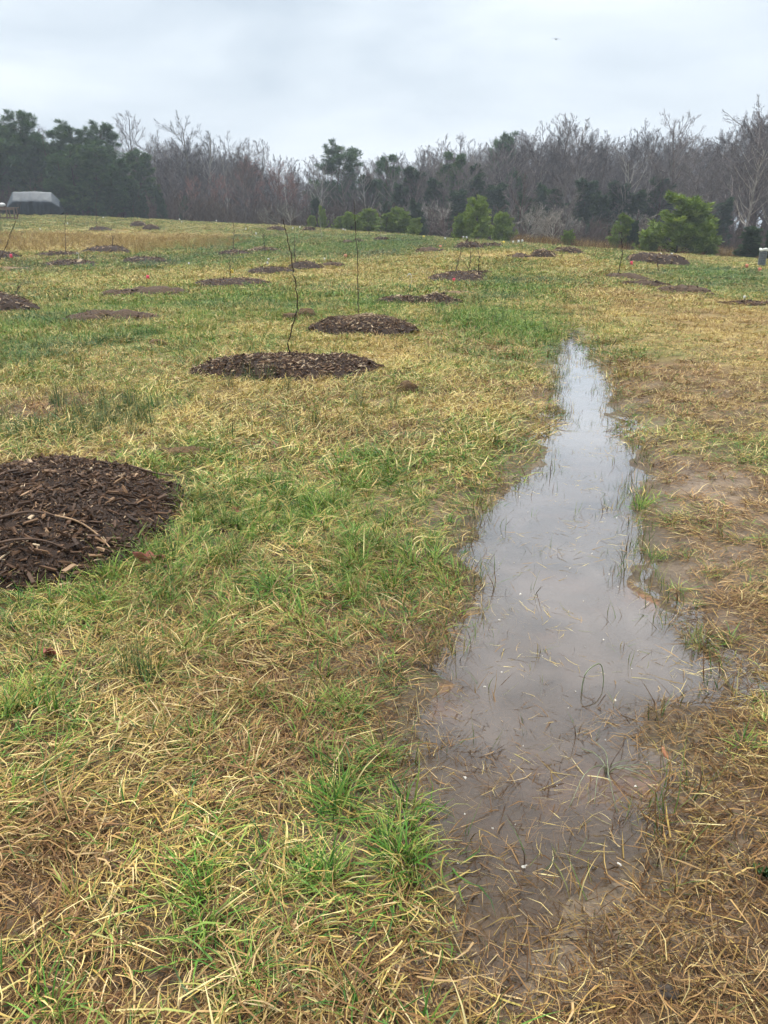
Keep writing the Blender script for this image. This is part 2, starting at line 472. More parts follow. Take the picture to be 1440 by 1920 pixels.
def ground_z(x, y, sd=None):
    x = np.asarray(x, float); y = np.asarray(y, float)
    d = np.hypot(x, y)
    z = field_z(x, y)
    micro = 0.016 * fbm(x, y, 0.45, 3) + 0.026 * fbm(x, y, 1.7, 5, 3)
    far = 0.045 * fbm(x, y, 5.0, 8, 3) * smooth(8, 24, d)
    if sd is None: sd = puddle_sd(x, y)
    sdn = sd - 0.035 + 0.16 * fbm(x, y, 0.42, 21, 3) + 0.03 * fbm(x, y, 0.09, 22, 2)
    out = smooth(0.0, 0.45, sdn)
    hollow = -0.020 - 0.045 * smooth(0.0, 0.30, -sdn) * (.40 + .60 * smooth(1.6, 2.7, y)) + 0.006 * fbm(x, y, 0.25, 31)
    rim = -0.020 + 0.030 * out + micro * (0.35 + 0.65 * out)
    near = np.where(sdn < 0, hollow, rim)
    # matted straw heap on the near right bank
    heap = 0.075 * np.exp(-(((x - 1.05) / 0.36) ** 2 + ((y - 1.68) / 0.34) ** 2)) * (sdn > 0) * smooth(0, .12, sdn)
    w = 1 - smooth(1.0, 3.0, sd)
    return z + far + (micro + 0.010) * (1 - w) + near * w + heap

def growth(x, y):                                    # share of green blades, brownness of the dry ones, density
    x = np.asarray(x, float); y = np.asarray(y, float)
    d = np.hypot(x, y)
    nx = x + 0.35 * fbm(x, y, 1.1, 41) * np.clip(d / 8, .35, 3); ny = y + 0.35 * fbm(x, y, 1.1, 42) * np.clip(d / 8, .35, 3)
    k = np.clip(d / 10, 1, 4)
    g = 0.37 + 0.46 * fbm(x, y, 0.8, 44, 4) * (1 - .3 * smooth(8, 25, d)) + 0.20 * fbm(x, y, 4.0, 45, 3)
    b = 0.44 - .10 * smooth(7, 14, d) + 0.42 * fbm(x, y, 1.2, 46, 4) + 0.12 * fbm(x, y, 5.0, 47, 2)
    dn = 1.0 + (0.65 - .35 * smooth(5, 12, d)) * fbm(x, y, 0.5, 48, 4)
    g = g + .13 * smooth(7, 15, d) * smooth(-2, 2, y * .3 + .3 - x)
    for cx, cy, rx, ry, dg, db, dd in PATCHES:
        q = ((nx - cx) / rx) ** 2 + ((ny - cy) / ry) ** 2
        wgt = np.exp(-0.9 * q ** 1.5)
        g = g + dg * wgt * np.where(dg > 0, .82, 1); b = b + db * wgt; dn = dn + dd * wgt
    return np.clip(g, 0.02, 0.97), np.clip(b, 0, 1), np.clip(dn, 0.05, 1.6)

TAN, BROWN = np.array((.46, .345, .125)), np.array((.26, .165, .085))
GREEN, DEEP = np.array((.17, .27, .045)), np.array((.06, .165, .04))
def ground():
    az = np.concatenate([np.arange(-40, 40.01, 0.42), np.arange(44, 317, 4.0)])
    rr = [0.55]
    while rr[-1] < 18: rr.append(rr[-1] * 1.0085)
    while rr[-1] < 110: rr.append(rr[-1] * 1.022)
    while rr[-1] < 640: rr.append(rr[-1] * 1.12)
    rr = np.array(rr)
    A, D = np.meshgrid(np.radians(az), rr)
    x = (D * np.sin(A)).ravel(); y = (D * np.cos(A)).ravel()
    x = np.append(x, 0); y = np.append(y, 0)
    sd = puddle_sd(x, y)
    z = ground_z(x, y, sd)
    na, nr = len(az), len(rr)
    i, j = np.meshgrid(np.arange(nr - 1), np.arange(na), indexing='ij')
    j2 = (j + 1) % na
    Q = np.stack([i * na + j, (i + 1) * na + j, (i + 1) * na + j2, i * na + j2], -1).reshape(-1, 4)[:, ::-1]
    jj = np.arange(na)
    T = np.stack([np.full(na, na * nr), (jj + 1) % na, jj], -1)[:, ::-1]
    g, b, dn = growth(x, y)
    d = np.hypot(x, y)
    dry = TAN + (BROWN - TAN) * b[:, None]
    grn = GREEN + (DEEP - GREEN) * smooth(.3, .9, g)[:, None]
    mean = dry + (grn - dry) * g[:, None]
    soil = np.array((.070, .046, .028)) + np.array((.09, .072, .056)) * smooth(-.2, .6, fbm(x, y, .5, 61))[:, None]
    soil = soil + (np.array((.27, .215, .155)) - soil) * (.42 * (1 - smooth(.35, .8, dn)) * (x > .25 * y))[:, None]
    soil = soil * (1 - .25 * (fbm(x, y, .12, 62)[:, None]))
    k = (0.12 + 0.75 * smooth(4, 15, d)) * np.clip(dn, .3, 1)
    col = soil + (mean * 0.72 - soil) * k[:, None]
    clay = smooth(.15, .5, fbm(x, y, .5, 64)) * (sd < -.06) * 0.55 + smooth(.3, .6, fbm(x, y, .4, 66)) * (sd < 1) * (y < 1.6) * .7
    col = col + (np.array((.34, .17, .09)) - col) * np.clip(clay, 0, 1)[:, None]
    fl = smooth(62, 74, d) * (x > -8) + smooth(84, 92, d)          # leaf litter under the woods
    col = col + (np.array((.16, .095, .055)) - col) * np.clip(fl, 0, 1)[:, None]
    wet = 1 - smooth(0.0, 0.7, sd + .3 * fbm(x, y, .5, 63)) + .35 * (dn < .7)
    me = make_mesh('ground', np.stack([x, y, z], 1), [Q, T], True, {'wet': np.clip(wet, 0, 1)}, col)
    t = NT('earth_and_thatch')
    oc = t.coords()
    n1 = t.noise(38.0, 6.0, .65, oc); n2 = t.noise(7.0, 4.0, .6, oc)
    c = t.mix(1.0, t.attr('col', out='Color'), t.ramp(n1, [(.28, (.55, .52, .5)), (.72, (1.4, 1.38, 1.35))]), 'MULTIPLY')
    c = t.mix(1.0, c, t.ramp(n2, [(.3, (.78, .78, .78)), (.7, (1.2, 1.2, 1.2))]), 'MULTIPLY')
    wetn = t.attr('wet')
    c = t.mix(t.math('MULTIPLY', wetn, .18), c, (.03, .022, .016), 'MIX')
    rough = t.math('SUBTRACT', .92, t.math('MULTIPLY', wetn, .55))
    s = t.pbr(c, rough, .30, bump=n1, bump_d=.012, bump_s=.7)
    o = link('ground', me, t.surf(s))
    tag(o, 'rough wet grass field rising to the left', kind='structure')
ground()

def puddle():
    cell = 0.08
    xs = np.arange(-0.6, 4.6, cell); ys = np.arange(0.9, 14.5, cell)
    X, Y = np.meshgrid(xs, ys, indexing='ij')
    sd = puddle_sd(X.ravel(), Y.ravel()).reshape(X.shape)
    keep = sd < 0.40
    ii, jj = np.where(keep[:-1, :-1] & keep[1:, :-1] & keep[:-1, 1:] & keep[1:, 1:])
    ny = len(ys)
    Q = np.stack([ii * ny + jj, (ii + 1) * ny + jj, (ii + 1) * ny + jj + 1, ii * ny + jj + 1], -1)
    used = np.unique(Q); re = np.full(X.size, -1); re[used] = np.arange(len(used))
    V = np.stack([X.ravel(), Y.ravel(), np.full(X.size, WATER_Z)], 1)[used]
    depth = np.clip(WATER_Z - ground_z(V[:, 0], V[:, 1]), 0, .1)
    me = make_mesh('puddle', V, re[Q], True, {'depth': depth})
    t = NT('muddy_water')
    oc = t.coords()
    silt = t.noise(2.6, 4.0, .55, oc, .6)
    cloud = t.ramp(silt, [(.30, (.30, .30, .30)), (.52, (.62, .62, .62)), (.74, (.95, .95, .95))])
    cloud = t.math('MULTIPLY', cloud, t.math('MULTIPLY', t.attr('depth'), 26.0, True), True)
    mudc = t.mix(t.noise(1.1, 2.0, .5, oc), (.125, .094, .074), (.180, .145, .120))
    tr = t.n('BsdfTransparent', Color=(.80, .74, .66))
    df = t.n('BsdfDiffuse', Color=mudc)
    body = t.n('MixShader'); t.put(body.inputs[0], cloud); t.put(body.inputs[1], tr.outputs[0]); t.put(body.inputs[2], df.outputs[0])
    rip = t.n('Bump', Height=t.noise(5.0, 2.0, .5, oc), Distance=.004, Strength=.12)
    gl = t.n('BsdfGlossy', Roughness=.02, Color=(1, 1, 1)); t.put(gl.inputs['Normal'], rip.outputs[0])
    lw = t.n('LayerWeight', Blend=.5); t.put(lw.inputs['Normal'], rip.outputs[0])
    refl = t.math('ADD', .02, t.math('MULTIPLY', 1.18, t.math('POWER', lw.outputs['Facing'], 2.7)))
    sh = t.n('MixShader'); t.put(sh.inputs[0], refl); t.put(sh.inputs[1], body.outputs[0]); t.put(sh.inputs[2], gl.outputs[0])
    o = link('puddle', me, t.surf(sh.outputs[0]))
    tag(o, 'long muddy puddle reflecting the grey sky', kind='structure')
puddle()

def in_mound(x, y, k=1.0):
    m = np.zeros(np.shape(x), bool)
    for cx, cy, rx, ry, h, kind in MOUNDS.values():
        th = math.atan2(-cx, cy)
        dx, dy = x - cx, y - cy
        u = dx * math.cos(th) + dy * math.sin(th); v = -dx * math.sin(th) + dy * math.cos(th)
        kk = k * (0.72 if kind != 'mulch' else 1.0)
        m |= ((u / (rx * kk)) ** 2 + (v / (ry * kk)) ** 2) * (1 + .5 * fbm(x, y, .25 + .02 * math.hypot(cx, cy), 33, 3)) < 1
    return m
# ------------------------------------------------------------------ grass, straw, rushes: uncountable growth, instanced on points
def blades(n, L, W, spread, pitch, curl, K=4, outward=0.7, zlift=0.0, bend=0.5, seed=0, taper=1.6, comb=None):
    r = np.random.default_rng(seed)
    rad = spread * np.sqrt(r.random(n)); ph = r.random(n) * 6.2832
    base = np.stack([rad * np.cos(ph), rad * np.sin(ph), np.full(n, -0.006) + zlift * r.random(n)], 1)
    az = np.where(r.random(n) < outward, ph + r.normal(0, .6, n), r.random(n) * 6.2832)
    if comb: az = r.normal(0, comb, n)
    ln = r.uniform(*L, n); wd = r.uniform(*W, n)
    p0 = np.radians(r.uniform(*pitch, n)); cu = np.radians(r.uniform(*curl, n)); bd = r.normal(0, bend, n)
    roll = r.normal(0, .5, n); tint = r.random(n)
    pos = base.copy(); V = []; S = []
    for k in range(K + 1):
        s = k / K
        a = az + bd * s
        side = np.stack([-np.sin(a) * np.cos(roll), np.cos(a) * np.cos(roll), np.sin(roll)], 1)
        w = wd * max(1 - s ** taper, .06) * (.75 + .25 * min(1, s * 4)) * .5
        q = pos.copy(); q[:, 2] = np.maximum(q[:, 2], -.006 + .004 * k)
        V.append(q - side * w[:, None]); V.append(q + side * w[:, None]); S += [s, s]
        p = p0 - cu * s
        d = np.stack([np.cos(p) * np.cos(a), np.cos(p) * np.sin(a), np.sin(p)], 1)
        pos = pos + d * (ln / K)[:, None]
    V = np.stack(V, 1)                                    # n, 2(K+1), 3
    m = 2 * (K + 1)
    b = (np.arange(n) * m)[:, None]
    Q = np.concatenate([np.stack([b + 2 * k, b + 2 * k + 1, b + 2 * k + 3, b + 2 * k + 2], -1) for k in range(K)], 1).reshape(-1, 4)
    return V.reshape(-1, 3), Q, {'tint': np.repeat(tint, m), 'along': np.tile(np.array(S), n)}
def join(*parts):
    V = []; Q = []; at = {}; o = 0
    for v, q, a in parts:
        V.append(v); Q.append(q + o); o += len(v)
        for k, x in a.items(): at.setdefault(k, []).append(x)
    return np.concatenate(V), np.concatenate(Q), {k: np.concatenate(x) for k, x in at.items()}

def grass_material(src):
    t = NT('grass_blade')
    r = t.attr('tint'); s = t.attr('along')
    g = t.attr('green', src); b = t.attr('brown', src); lum = t.attr('lum', src); blue = t.attr('blue', src)
    f = t.math('ADD', t.math('MULTIPLY', t.math('SUBTRACT', g, r), 6.0), .5, True)
    f = t.math('MULTIPLY', f, t.math('SUBTRACT', 1.0, t.math('MULTIPLY', t.math('POWER', s, 5.0), .5)), True)
    h1 = t.math('FRACT', t.math('MULTIPLY', r, 7.13)); h2 = t.math('FRACT', t.math('MULTIPLY', r, 23.7))
    dry_y = t.ramp(h1, [(0, (.14, .088, .024)), (.35, (.42, .295, .080)), (.75, (.61, .475, .158)), (1, (.75, .65, .33))])
    dry_b = t.ramp(h1, [(0, (.050, .025, .011)), (.4, (.20, .102, .040)), (.8, (.405, .245, .10)), (1, (.60, .46, .25))])
    bb = t.math('ADD', t.math('MULTIPLY', t.math('SUBTRACT', b, h2), 2.2), .5, True)
    dry = t.mix(bb, dry_y, dry_b)
    grn = t.ramp(h1, [(0, (.028, .095, .015)), (.4, (.085, .22, .030)), (.75, (.175, .285, .045)), (1, (.31, .37, .085))])
    grn = t.mix(blue, grn, (.055, .115, .062))
    c = t.mix(f, dry, grn)
    c = t.mix(1.0, c, t.n('CombineColor', Red=lum, Green=lum, Blue=lum).outputs[0], 'MULTIPLY')
    p = t.pbr(c, .5, .22)
    tl = t.n('BsdfTranslucent', Color=c)
    m = t.n('MixShader'); t.put(m.inputs[0], .12); t.put(m.inputs[1], p); t.put(m.inputs[2], tl.outputs[0])
    return t.surf(m.outputs[0])
GRASS = grass_material('INSTANCER')
GRASS_NEAR = grass_material('GEOMETRY')
def bake(name, protos, P, inst, rot, scl, at, label):     # near growth as one real mesh
    V = []; Q = []; A = {}; off = 0
    cx, sx = np.cos(rot[:, 0]), np.sin(rot[:, 0]); cy, sy = np.cos(rot[:, 1]), np.sin(rot[:, 1]); cz, sz = np.cos(rot[:, 2]), np.sin(rot[:, 2])
    M = np.empty((len(P), 3, 3))
    M[:, 0] = np.stack([cz * cy, cz * sy * sx - sz * cx, cz * sy * cx + sz * sx], 1)
    M[:, 1] = np.stack([sz * cy, sz * sy * sx + cz * cx, sz * sy * cx - cz * sx], 1)
    M[:, 2] = np.stack([-sy, cy * sx, cy * cx], 1)
    for i, (pv, pq, pa) in enumerate(protos):
        k = np.where(inst == i)[0]
        if not len(k): continue
        v = np.einsum('nij,nvj->nvi', M[k], pv[None] * scl[k][:, None, :]) + P[k][:, None, :]
        # let the blades follow the ground where it is not flat
        g0 = ground_z(v[..., 0].ravel(), v[..., 1].ravel()).reshape(v.shape[:2]) - ground_z(P[k][:, 0], P[k][:, 1])[:, None]
        v[..., 2] += np.clip(g0, -.05, .05)
        nv = len(pv)
        V.append(v.reshape(-1, 3)); Q.append((pq[None] + (np.arange(len(k)) * nv)[:, None, None]).reshape(-1, 4) + off)
        off += nv * len(k)
        tn = (pa['tint'][None] + np.zeros(len(k))[:, None])
        A.setdefault('tint', []).append(tn.ravel()); A.setdefault('along', []).append(np.tile(pa['along'], len(k)))
        for n_, x in at.items(): A.setdefault(n_, []).append(np.repeat(x[k], nv))
    me = make_mesh(name, np.concatenate(V), np.concatenate(Q), True, {k: np.concatenate(x) for k, x in A.items()})
    me.materials.append(GRASS_NEAR)
    return tag(link(name, me), label, kind='stuff')

def kind_collection(name, protos):
    col = bpy.data.collections.new(name)
    for i, (V, Q, at) in enumerate(protos):
        me = make_mesh('%s_%02d' % (name, i), V, Q, True, at); me.materials.append(GRASS)
        col.objects.link(bpy.data.objects.new('%s_%02d' % (name, i), me))
    return col
def scatter(name, col, P, inst, rot, scl, at, label):
    n = len(P)
    me = make_mesh(name, P, None, attrs=dict(at, inst=np.asarray(inst, np.int32), rot=rot, scl=scl))
    o = link(name, me)
    tag(o, label, kind='stuff')
    ng = bpy.data.node_groups.new(name, 'GeometryNodeTree')
    ng.interface.new_socket('Geometry', in_out='INPUT', socket_type='NodeSocketGeometry')
    ng.interface.new_socket('Geometry', in_out='OUTPUT', socket_type='NodeSocketGeometry')
    N = ng.nodes; Lk = ng.links
    gi = N.new('NodeGroupInput'); go = N.new('NodeGroupOutput')
    ci = N.new('GeometryNodeCollectionInfo'); ci.inputs['Collection'].default_value = col
    ci.inputs['Separate Children'].default_value = True; ci.inputs['Reset Children'].default_value = True
    ip = N.new('GeometryNodeInstanceOnPoints'); ip.inputs['Pick Instance'].default_value = True
    def na(k, typ):
        x = N.new('GeometryNodeInputNamedAttribute'); x.data_type = typ; x.inputs['Name'].default_value = k
        return x.outputs['Attribute']
    e2r = N.new('FunctionNodeEulerToRotation')
    Lk.new(gi.outputs[0], ip.inputs['Points']); Lk.new(ci.outputs[0], ip.inputs['Instance'])
    Lk.new(na('inst', 'INT'), ip.inputs['Instance Index'])
    Lk.new(na('rot', 'FLOAT_VECTOR'), e2r.inputs[0]); Lk.new(e2r.outputs[0], ip.inputs['Rotation'])
    Lk.new(na('scl', 'FLOAT_VECTOR'), ip.inputs['Scale'])
    Lk.new(ip.outputs[0], go.inputs[0])
    md = o.modifiers.new('scatter', 'NODES'); md.node_group = ng
    return o

def grass():
    P = []
    for i in range(5):       # 0-4 lying thatch
        P.append(join(blades(20, (.06, .15), (.0030, .0058), .10, (2, 28), (10, 70), 3, .25, .035, .9, 100 + i, 1.6, .75),
                      blades(12, (.05, .13), (.002, .004), .11, (2, 36), (15, 80), 3, .25, .035, 1.2, 110 + i),
                      blades(8, (.05, .11), (.0032, .0055), .09, (25, 70), (30, 110), 3, .4, .0, .7, 120 + i)))
    for i in range(5):       # 5-9 tufts
        P.append(join(blades(20, (.08, .19), (.0030, .0060), .030, (42, 85), (30, 105), 4, .85, 0, .5, 140 + i),
                      blades(8, (.06, .14), (.0035, .006), .06, (10, 50), (20, 80), 3, .7, .01, .8, 160 + i)))
    for i in range(4):       # 10-13 middle distance clumps
        P.append(join(blades(13, (.07, .16), (.006, .010), .12, (25, 80), (20, 100), 2, .4, 0, .6, 180 + i),
                      blades(13, (.08, .18), (.006, .010), .13, (3, 35), (10, 60), 2, .3, .03, .8, 190 + i)))
    F = []
    for i in range(3):       # 0-2 clumps for 10 to 20 m
        F.append(join(blades(44, (.06, .15), (.008, .013), .22, (25, 80), (20, 100), 2, .3, 0, .5, 220 + i),
                      blades(36, (.09, .18), (.008, .013), .22, (3, 30), (10, 50), 2, .3, .03, .8, 230 + i)))
    for i in range(3):       # 3-5 clumps beyond
        F.append(join(blades(60, (.06, .15), (.015, .026), .36, (25, 80), (10, 90), 2, .3, 0, .5, 200 + i),
                      blades(40, (.09, .18), (.015, .026), .36, (3, 30), (10, 50), 2, .3, .03, .8, 210 + i)))
    col = kind_collection('grass_blades', F)
    r = np.random.default_rng(5)
    shells = [(0.75, 1.6, 230, 56), (1.6, 3, 250, 56), (3, 5, 250, 52), (5, 7, 175, 48), (7, 10, 110, 44), (10, 15, 30, 34), (15, 22, 22, 34), (22, 32, 12, 34), (32, 50, 8, 33), (50, 95, 4.5, 33)]
    pts = []; lod = []
    for d0, d1, rho, half in shells:
        n = int(rho * math.radians(half) * (d1 * d1 - d0 * d0))
        d = np.sqrt(r.uniform(d0 * d0, d1 * d1, n)); a = np.radians(r.uniform(-half, half, n))
        pts.append(np.stack([d * np.sin(a), d * np.cos(a)], 1)); lod.append(d)
    xy = np.concatenate(pts); d = np.concatenate(lod); x, y = xy[:, 0], xy[:, 1]
    az = np.degrees(np.arctan2(x, y))
    g, b, dn = growth(x, y)
    sd = puddle_sd(x, y) + 0.08 * fbm(x, y, .35, 71)
    z = ground_z(x, y)
    u = r.random(len(x))
    keep = u < dn * np.where(sd < .05, .0, np.where(sd < .28, .55, 1.0))
    keep &= z > WATER_Z - .012
    edge_d = np.interp(az, [-40, -22, -16, -8, 0, 6, 12, 20, 26, 40], [93, 93, 86, 74, 62, 56, 53, 52, 50, 50])
    keep &= d < edge_d + 3
    keep &= ~in_mound(x, y, .84)
    keep &= ~((x > .5) & (y < 1.95) & (sd > 0) & (r.random(len(x)) < .88))
    x, y, z, d, g, b, dn, sd = (v[keep] for v in (x, y, z, d, g, b, dn, sd))
    n = len(x)
    pu = np.clip(.04 + .68 * g, 0, .75)
    up = r.random(n) < pu
    side = (np.abs(np.degrees(np.arctan2(x, y))) > np.interp(d, [1.6, 3, 5, 10], [44, 35, 33, 32])) & (r.random(n) < .45)
    keep2 = side | (np.abs(np.degrees(np.arctan2(x, y))) <= np.interp(d, [1.6, 3, 5, 10], [44, 35, 33, 32])) | (d > 10)
    x, y, z, d, g, b, dn, sd, up, side = (v[keep2] for v in (x, y, z, d, g, b, dn, sd, up, side)); n = len(x)
    near = (d < 10) & ~side
    inst = np.where(up, 5 + r.integers(0, 5, n), r.integers(0, 5, n))
    inst = np.where(d * r.uniform(.85, 1.15, n) > 5.2, 10 + r.integers(0, 4, n), inst)
    inst = np.where(near, inst, np.where(d * r.uniform(.85, 1.15, n) > 20, 3 + r.integers(0, 3, n), r.integers(0, 3, n)))
    gg = np.clip(g + np.where(up & (d < 6), .22, -.10 * (d < 6)) + r.normal(0, .10, n), 0, 1)
    sc = r.uniform(.75, 1.2, n) * (1 + .25 * fbm(x, y, .9, 72))
    sc *= np.where(x > y * .30 + .25, .76, 1.0) * np.where(d > 30, 1.1, 1)
    hs = np.where(g > .55, 1.1, .8) * np.where(d < 7, .9, 1) * np.where((x > y * .30 + .25) & (d < 14), .72, 1)
    scl = np.stack([sc, sc, sc * hs], 1)
    flow = fbm(x, y, .7, 76, 3) * 5.0 + 1.2
    rot = np.stack([r.normal(0, .10, n), r.normal(0, .10, n), np.where(inst < 5, flow + r.normal(0, .4, n), r.random(n) * 6.2832)], 1)
    lum = r.uniform(.8, 1.15, n) * (1 + .22 * fbm(x, y, .5, 73) + .38 * fbm(x, y, .16, 75, 3) * (1 - smooth(5, 12, d)))
    lum = np.clip(lum, .45, 1.22)
    blue = np.clip(fbm(x, y, 2.2, 74) * 1.3 + .05, 0, .7) * smooth(.3, .7, g) + .25 * smooth(15, 40, d) * smooth(.35, .8, g)
    br = np.clip(b + r.normal(0, .12, n), 0, 1)
    pos = np.stack([x, y, z], 1)
    for fn, src, m, nm, lb in ((bake, P, near, 'grass', 'matted wet winter grass, straw yellow and green, near the camera'),
                               (scatter, col, ~near, 'field_grass', 'matted yellow and green grass across the far field')):
        fn(nm, src, pos[m], inst[m], rot[m], scl[m], {'green': gg[m], 'brown': br[m], 'lum': lum[m], 'blue': blue[m]}, lb)
grass()

def straw():
    P = []
    for i in range(4):
        P.append(join(blades(20, (.03, .10), (.0022, .0042), .12, (-2, 14), (-8, 22), 1, .0, .016, .35, 300 + i, 4.0),
                      blades(5, (.05, .10), (.0025, .004), .10, (8, 40), (5, 50), 2, .2, .01, .6, 320 + i, 3.0)))
    r = np.random.default_rng(6)
    n = 11000
    d = np.sqrt(r.uniform(.7 ** 2, 9.0 ** 2, n)); d = np.where(r.random(n) < .5, .8 + (d - .7) * .35, d)
    a = np.radians(r.uniform(-44, 44, n))
    x, y = d * np.sin(a), d * np.cos(a)
    sd = puddle_sd(x, y); g, b, dn = growth(x, y)
    right = (x > y * .27 + .05)
    p = np.where(right & (y > 2.3), .36, np.where(right, .8, .22 + .5 * b))
    p = np.where((y < 1.55) & (x > -.15), 1.0, p)
    p = np.where(sd < .03, .16 * (y < 2.4) + .015, p)
    keep = (r.random(n) < p) & ~in_mound(x, y, .95)
    x, y, sd = x[keep], y[keep], sd[keep]; n = len(x)
    gz = ground_z(x, y)
    z = np.where(sd < -.02, gz + (WATER_Z - gz) * r.random(n) * .85, gz) + .002
    heap = np.exp(-(((x - 1.05) / 0.36) ** 2 + ((y - 1.68) / 0.34) ** 2))
    s = r.uniform(.7, 1.25, n) * (1 + .35 * heap)
    rot = np.stack([r.normal(0, .06 , n) + heap * r.normal(0, .22, n), r.normal(0, .06, n) + heap * r.normal(0, .22, n), r.random(n) * 6.2832], 1)
    bake('straw_litter', P, np.stack([x, y, z], 1), r.integers(0, 4, n), rot, np.stack([s, s, s], 1),
            {'green': np.full(n, .0), 'brown': np.clip(.85 + r.normal(0, .2, n), 0, 1), 'lum': r.uniform(.55, 1.05, n) * np.where(sd < .03, .75, 1), 'blue': np.zeros(n)},
            'brown dead straw lying loose on the mud')
straw()

def emergent():
    P = []
    for i in range(4):
        P.append(blades(7, (.07, .15), (.0025, .0045), .04, (40, 88), (0, 90), 5, .6, 0, .6, 400 + i))
    for i in range(2):
        P.append(blades(14, (.05, .13), (.0018, .0032), .14, (0, 6), (0, 8), 3, 0, .002, .7, 410 + i, 3.0))
    r = np.random.default_rng(7)
    n = 12000
    x = r.uniform(-.2, 4.2, n); y = 1.3 + 12.5 * r.random(n) ** 1.1
    sd = puddle_sd(x, y)
    m = (sd < .08) & (sd > -.9); x, y, sd = x[m], y[m], sd[m]; n = len(x)
    edge = np.exp(sd / .10)
    p = .05 + 1.6 * edge * smooth(.0, .5, fbm(x, y, .6, 81) + .3) + .55 * smooth(7.2, 9.5, y) * smooth(-.3, .3, fbm(x, y, .35, 82))
    p += .30 * np.exp(-((y - 3.9) / 1.3) ** 2) * np.exp(sd / .25) + 1.1 * np.exp(-((y - 3.3) / .9) ** 2) * np.exp(sd / .14) * (x > .27 * y)
    flo = r.random(n) < .20
    keep = r.random(n) < np.where(flo, .30, p * .62)
    x, y, sd, flo = x[keep], y[keep], sd[keep], flo[keep]; n = len(x)
    gz = ground_z(x, y)
    z = np.where(flo, WATER_Z + .0015, gz)
    inst = np.where(flo, 4 + r.integers(0, 2, n), r.integers(0, 4, n))
    s = np.where(flo, r.uniform(.5, 1.2, n), r.uniform(.55, 1.25, n))
    rot = np.stack([np.zeros(n), np.zeros(n), r.random(n) * 6.2832], 1)
    bake('water_grass', P, np.stack([x, y, z], 1), inst, rot, np.stack([s, s, s], 1),
            {'green': np.where(flo, .05, .5 + .3 * fbm(x, y, .5, 83)), 'brown': np.where(flo, .35, .75), 'lum': np.where(flo, .9, .72), 'blue': np.where(flo, 0, .35)},
            'thin grass blades standing and floating in the puddle')
emergent()

def rushes():
    P = [blades(30, (.20, .36), (.0035, .0055), .055, (68, 89), (0, 22), 4, .8, 0, .2, 500 + i) for i in range(3)]
    col = kind_collection('rush_stems', P)
    r = np.random.default_rng(8)
    xs = []
    for cx, cy, n, sp in ((-2.39, 7.2, 16, .30), (-2.87, 6.57, 16, .32), (-1.42, 8.55, 9, .30), (-4.46, 9.6, 14, .4), (-2.2, 6.2, 7, .25), (-3.3, 7.4, 10, .4), (-.4, 6.3, 6, .5), (-1.0, 7.0, 5, .5), (-.9, 2.45, 2, .06), (2.2, 15.2, 24, 1.1), (1.6, 17.5, 16, .8), (-.5, 14.2, 12, .4), (.4, 17.6, 10, .3), (3.3, 21.5, 16, 1.0), (-4.9, 12.2, 10, .6), (-1.8, 21, 10, 1.2), (3.0, 28, 10, 1.0)):
        xs.append(np.stack([r.normal(cx, sp, n), r.normal(cy, sp, n)], 1))
    xy = np.concatenate(xs); n = len(xy)
    s = r.uniform(.45, .95, n)
    z = ground_z(xy[:, 0], xy[:, 1])
    rot = np.stack([r.normal(0, .1, n), r.normal(0, .1, n), r.random(n) * 6.28], 1)
    scatter('rushes', col, np.stack([xy[:, 0], xy[:, 1], z], 1), r.integers(0, 3, n), rot, np.stack([s, s, s], 1),
            {'green': np.full(n, .85), 'brown': np.full(n, .3), 'lum': r.uniform(.85, 1.25, n), 'blue': np.full(n, .8)},
            'thin blue-green onion grass standing above the turf')
rushes()

def broomsedge():
    P = [blades(46, (.45, .9), (.012, .022), .22, (62, 88), (0, 40), 3, .7, 0, .3, 520 + i) for i in range(3)]
    col = kind_collection('broomsedge_stems', P)
    r = np.random.default_rng(9)
    xs = []; sc = []
    n = 1500                                             # golden band on the rise to the left
    xs.append(np.stack([r.uniform(-26, -8, n), r.uniform(38, 52, n)], 1)); sc.append(np.full(n, .40))
    n = 1500                                             # rough strip beyond the crest, right
    a = np.radians(r.uniform(9, 32, n)); d = r.uniform(53, 66, n)
    xs.append(np.stack([d * np.sin(a), d * np.cos(a)], 1)); sc.append(np.full(n, .95))
    xy = np.concatenate(xs); s = np.concatenate(sc) * r.uniform(.6, 1.2, len(xy))
    x, y = xy[:, 0], xy[:, 1]
    k = (y > 52) | ((x < -y * .16) & (fbm(x, y, 5, 91) > -.25)); k &= ~in_mound(x, y, 1.2)
    x, y, s = x[k], y[k], s[k]; n = len(x)
    rot = np.stack([r.normal(0, .1, n), r.normal(0, .1, n), r.random(n) * 6.28], 1)
    scatter('broomsedge', col, np.stack([x, y, ground_z(x, y)], 1), r.integers(0, 3, n), rot, np.stack([s, s, s], 1),
            {'green': np.full(n, .0), 'brown': np.where(y > 52, .85, .35) + r.normal(0, .1, n), 'lum': np.where(y > 52, .8, .95), 'blue': np.zeros(n)},
            'tan broomsedge standing in rough bands')
broomsedge()
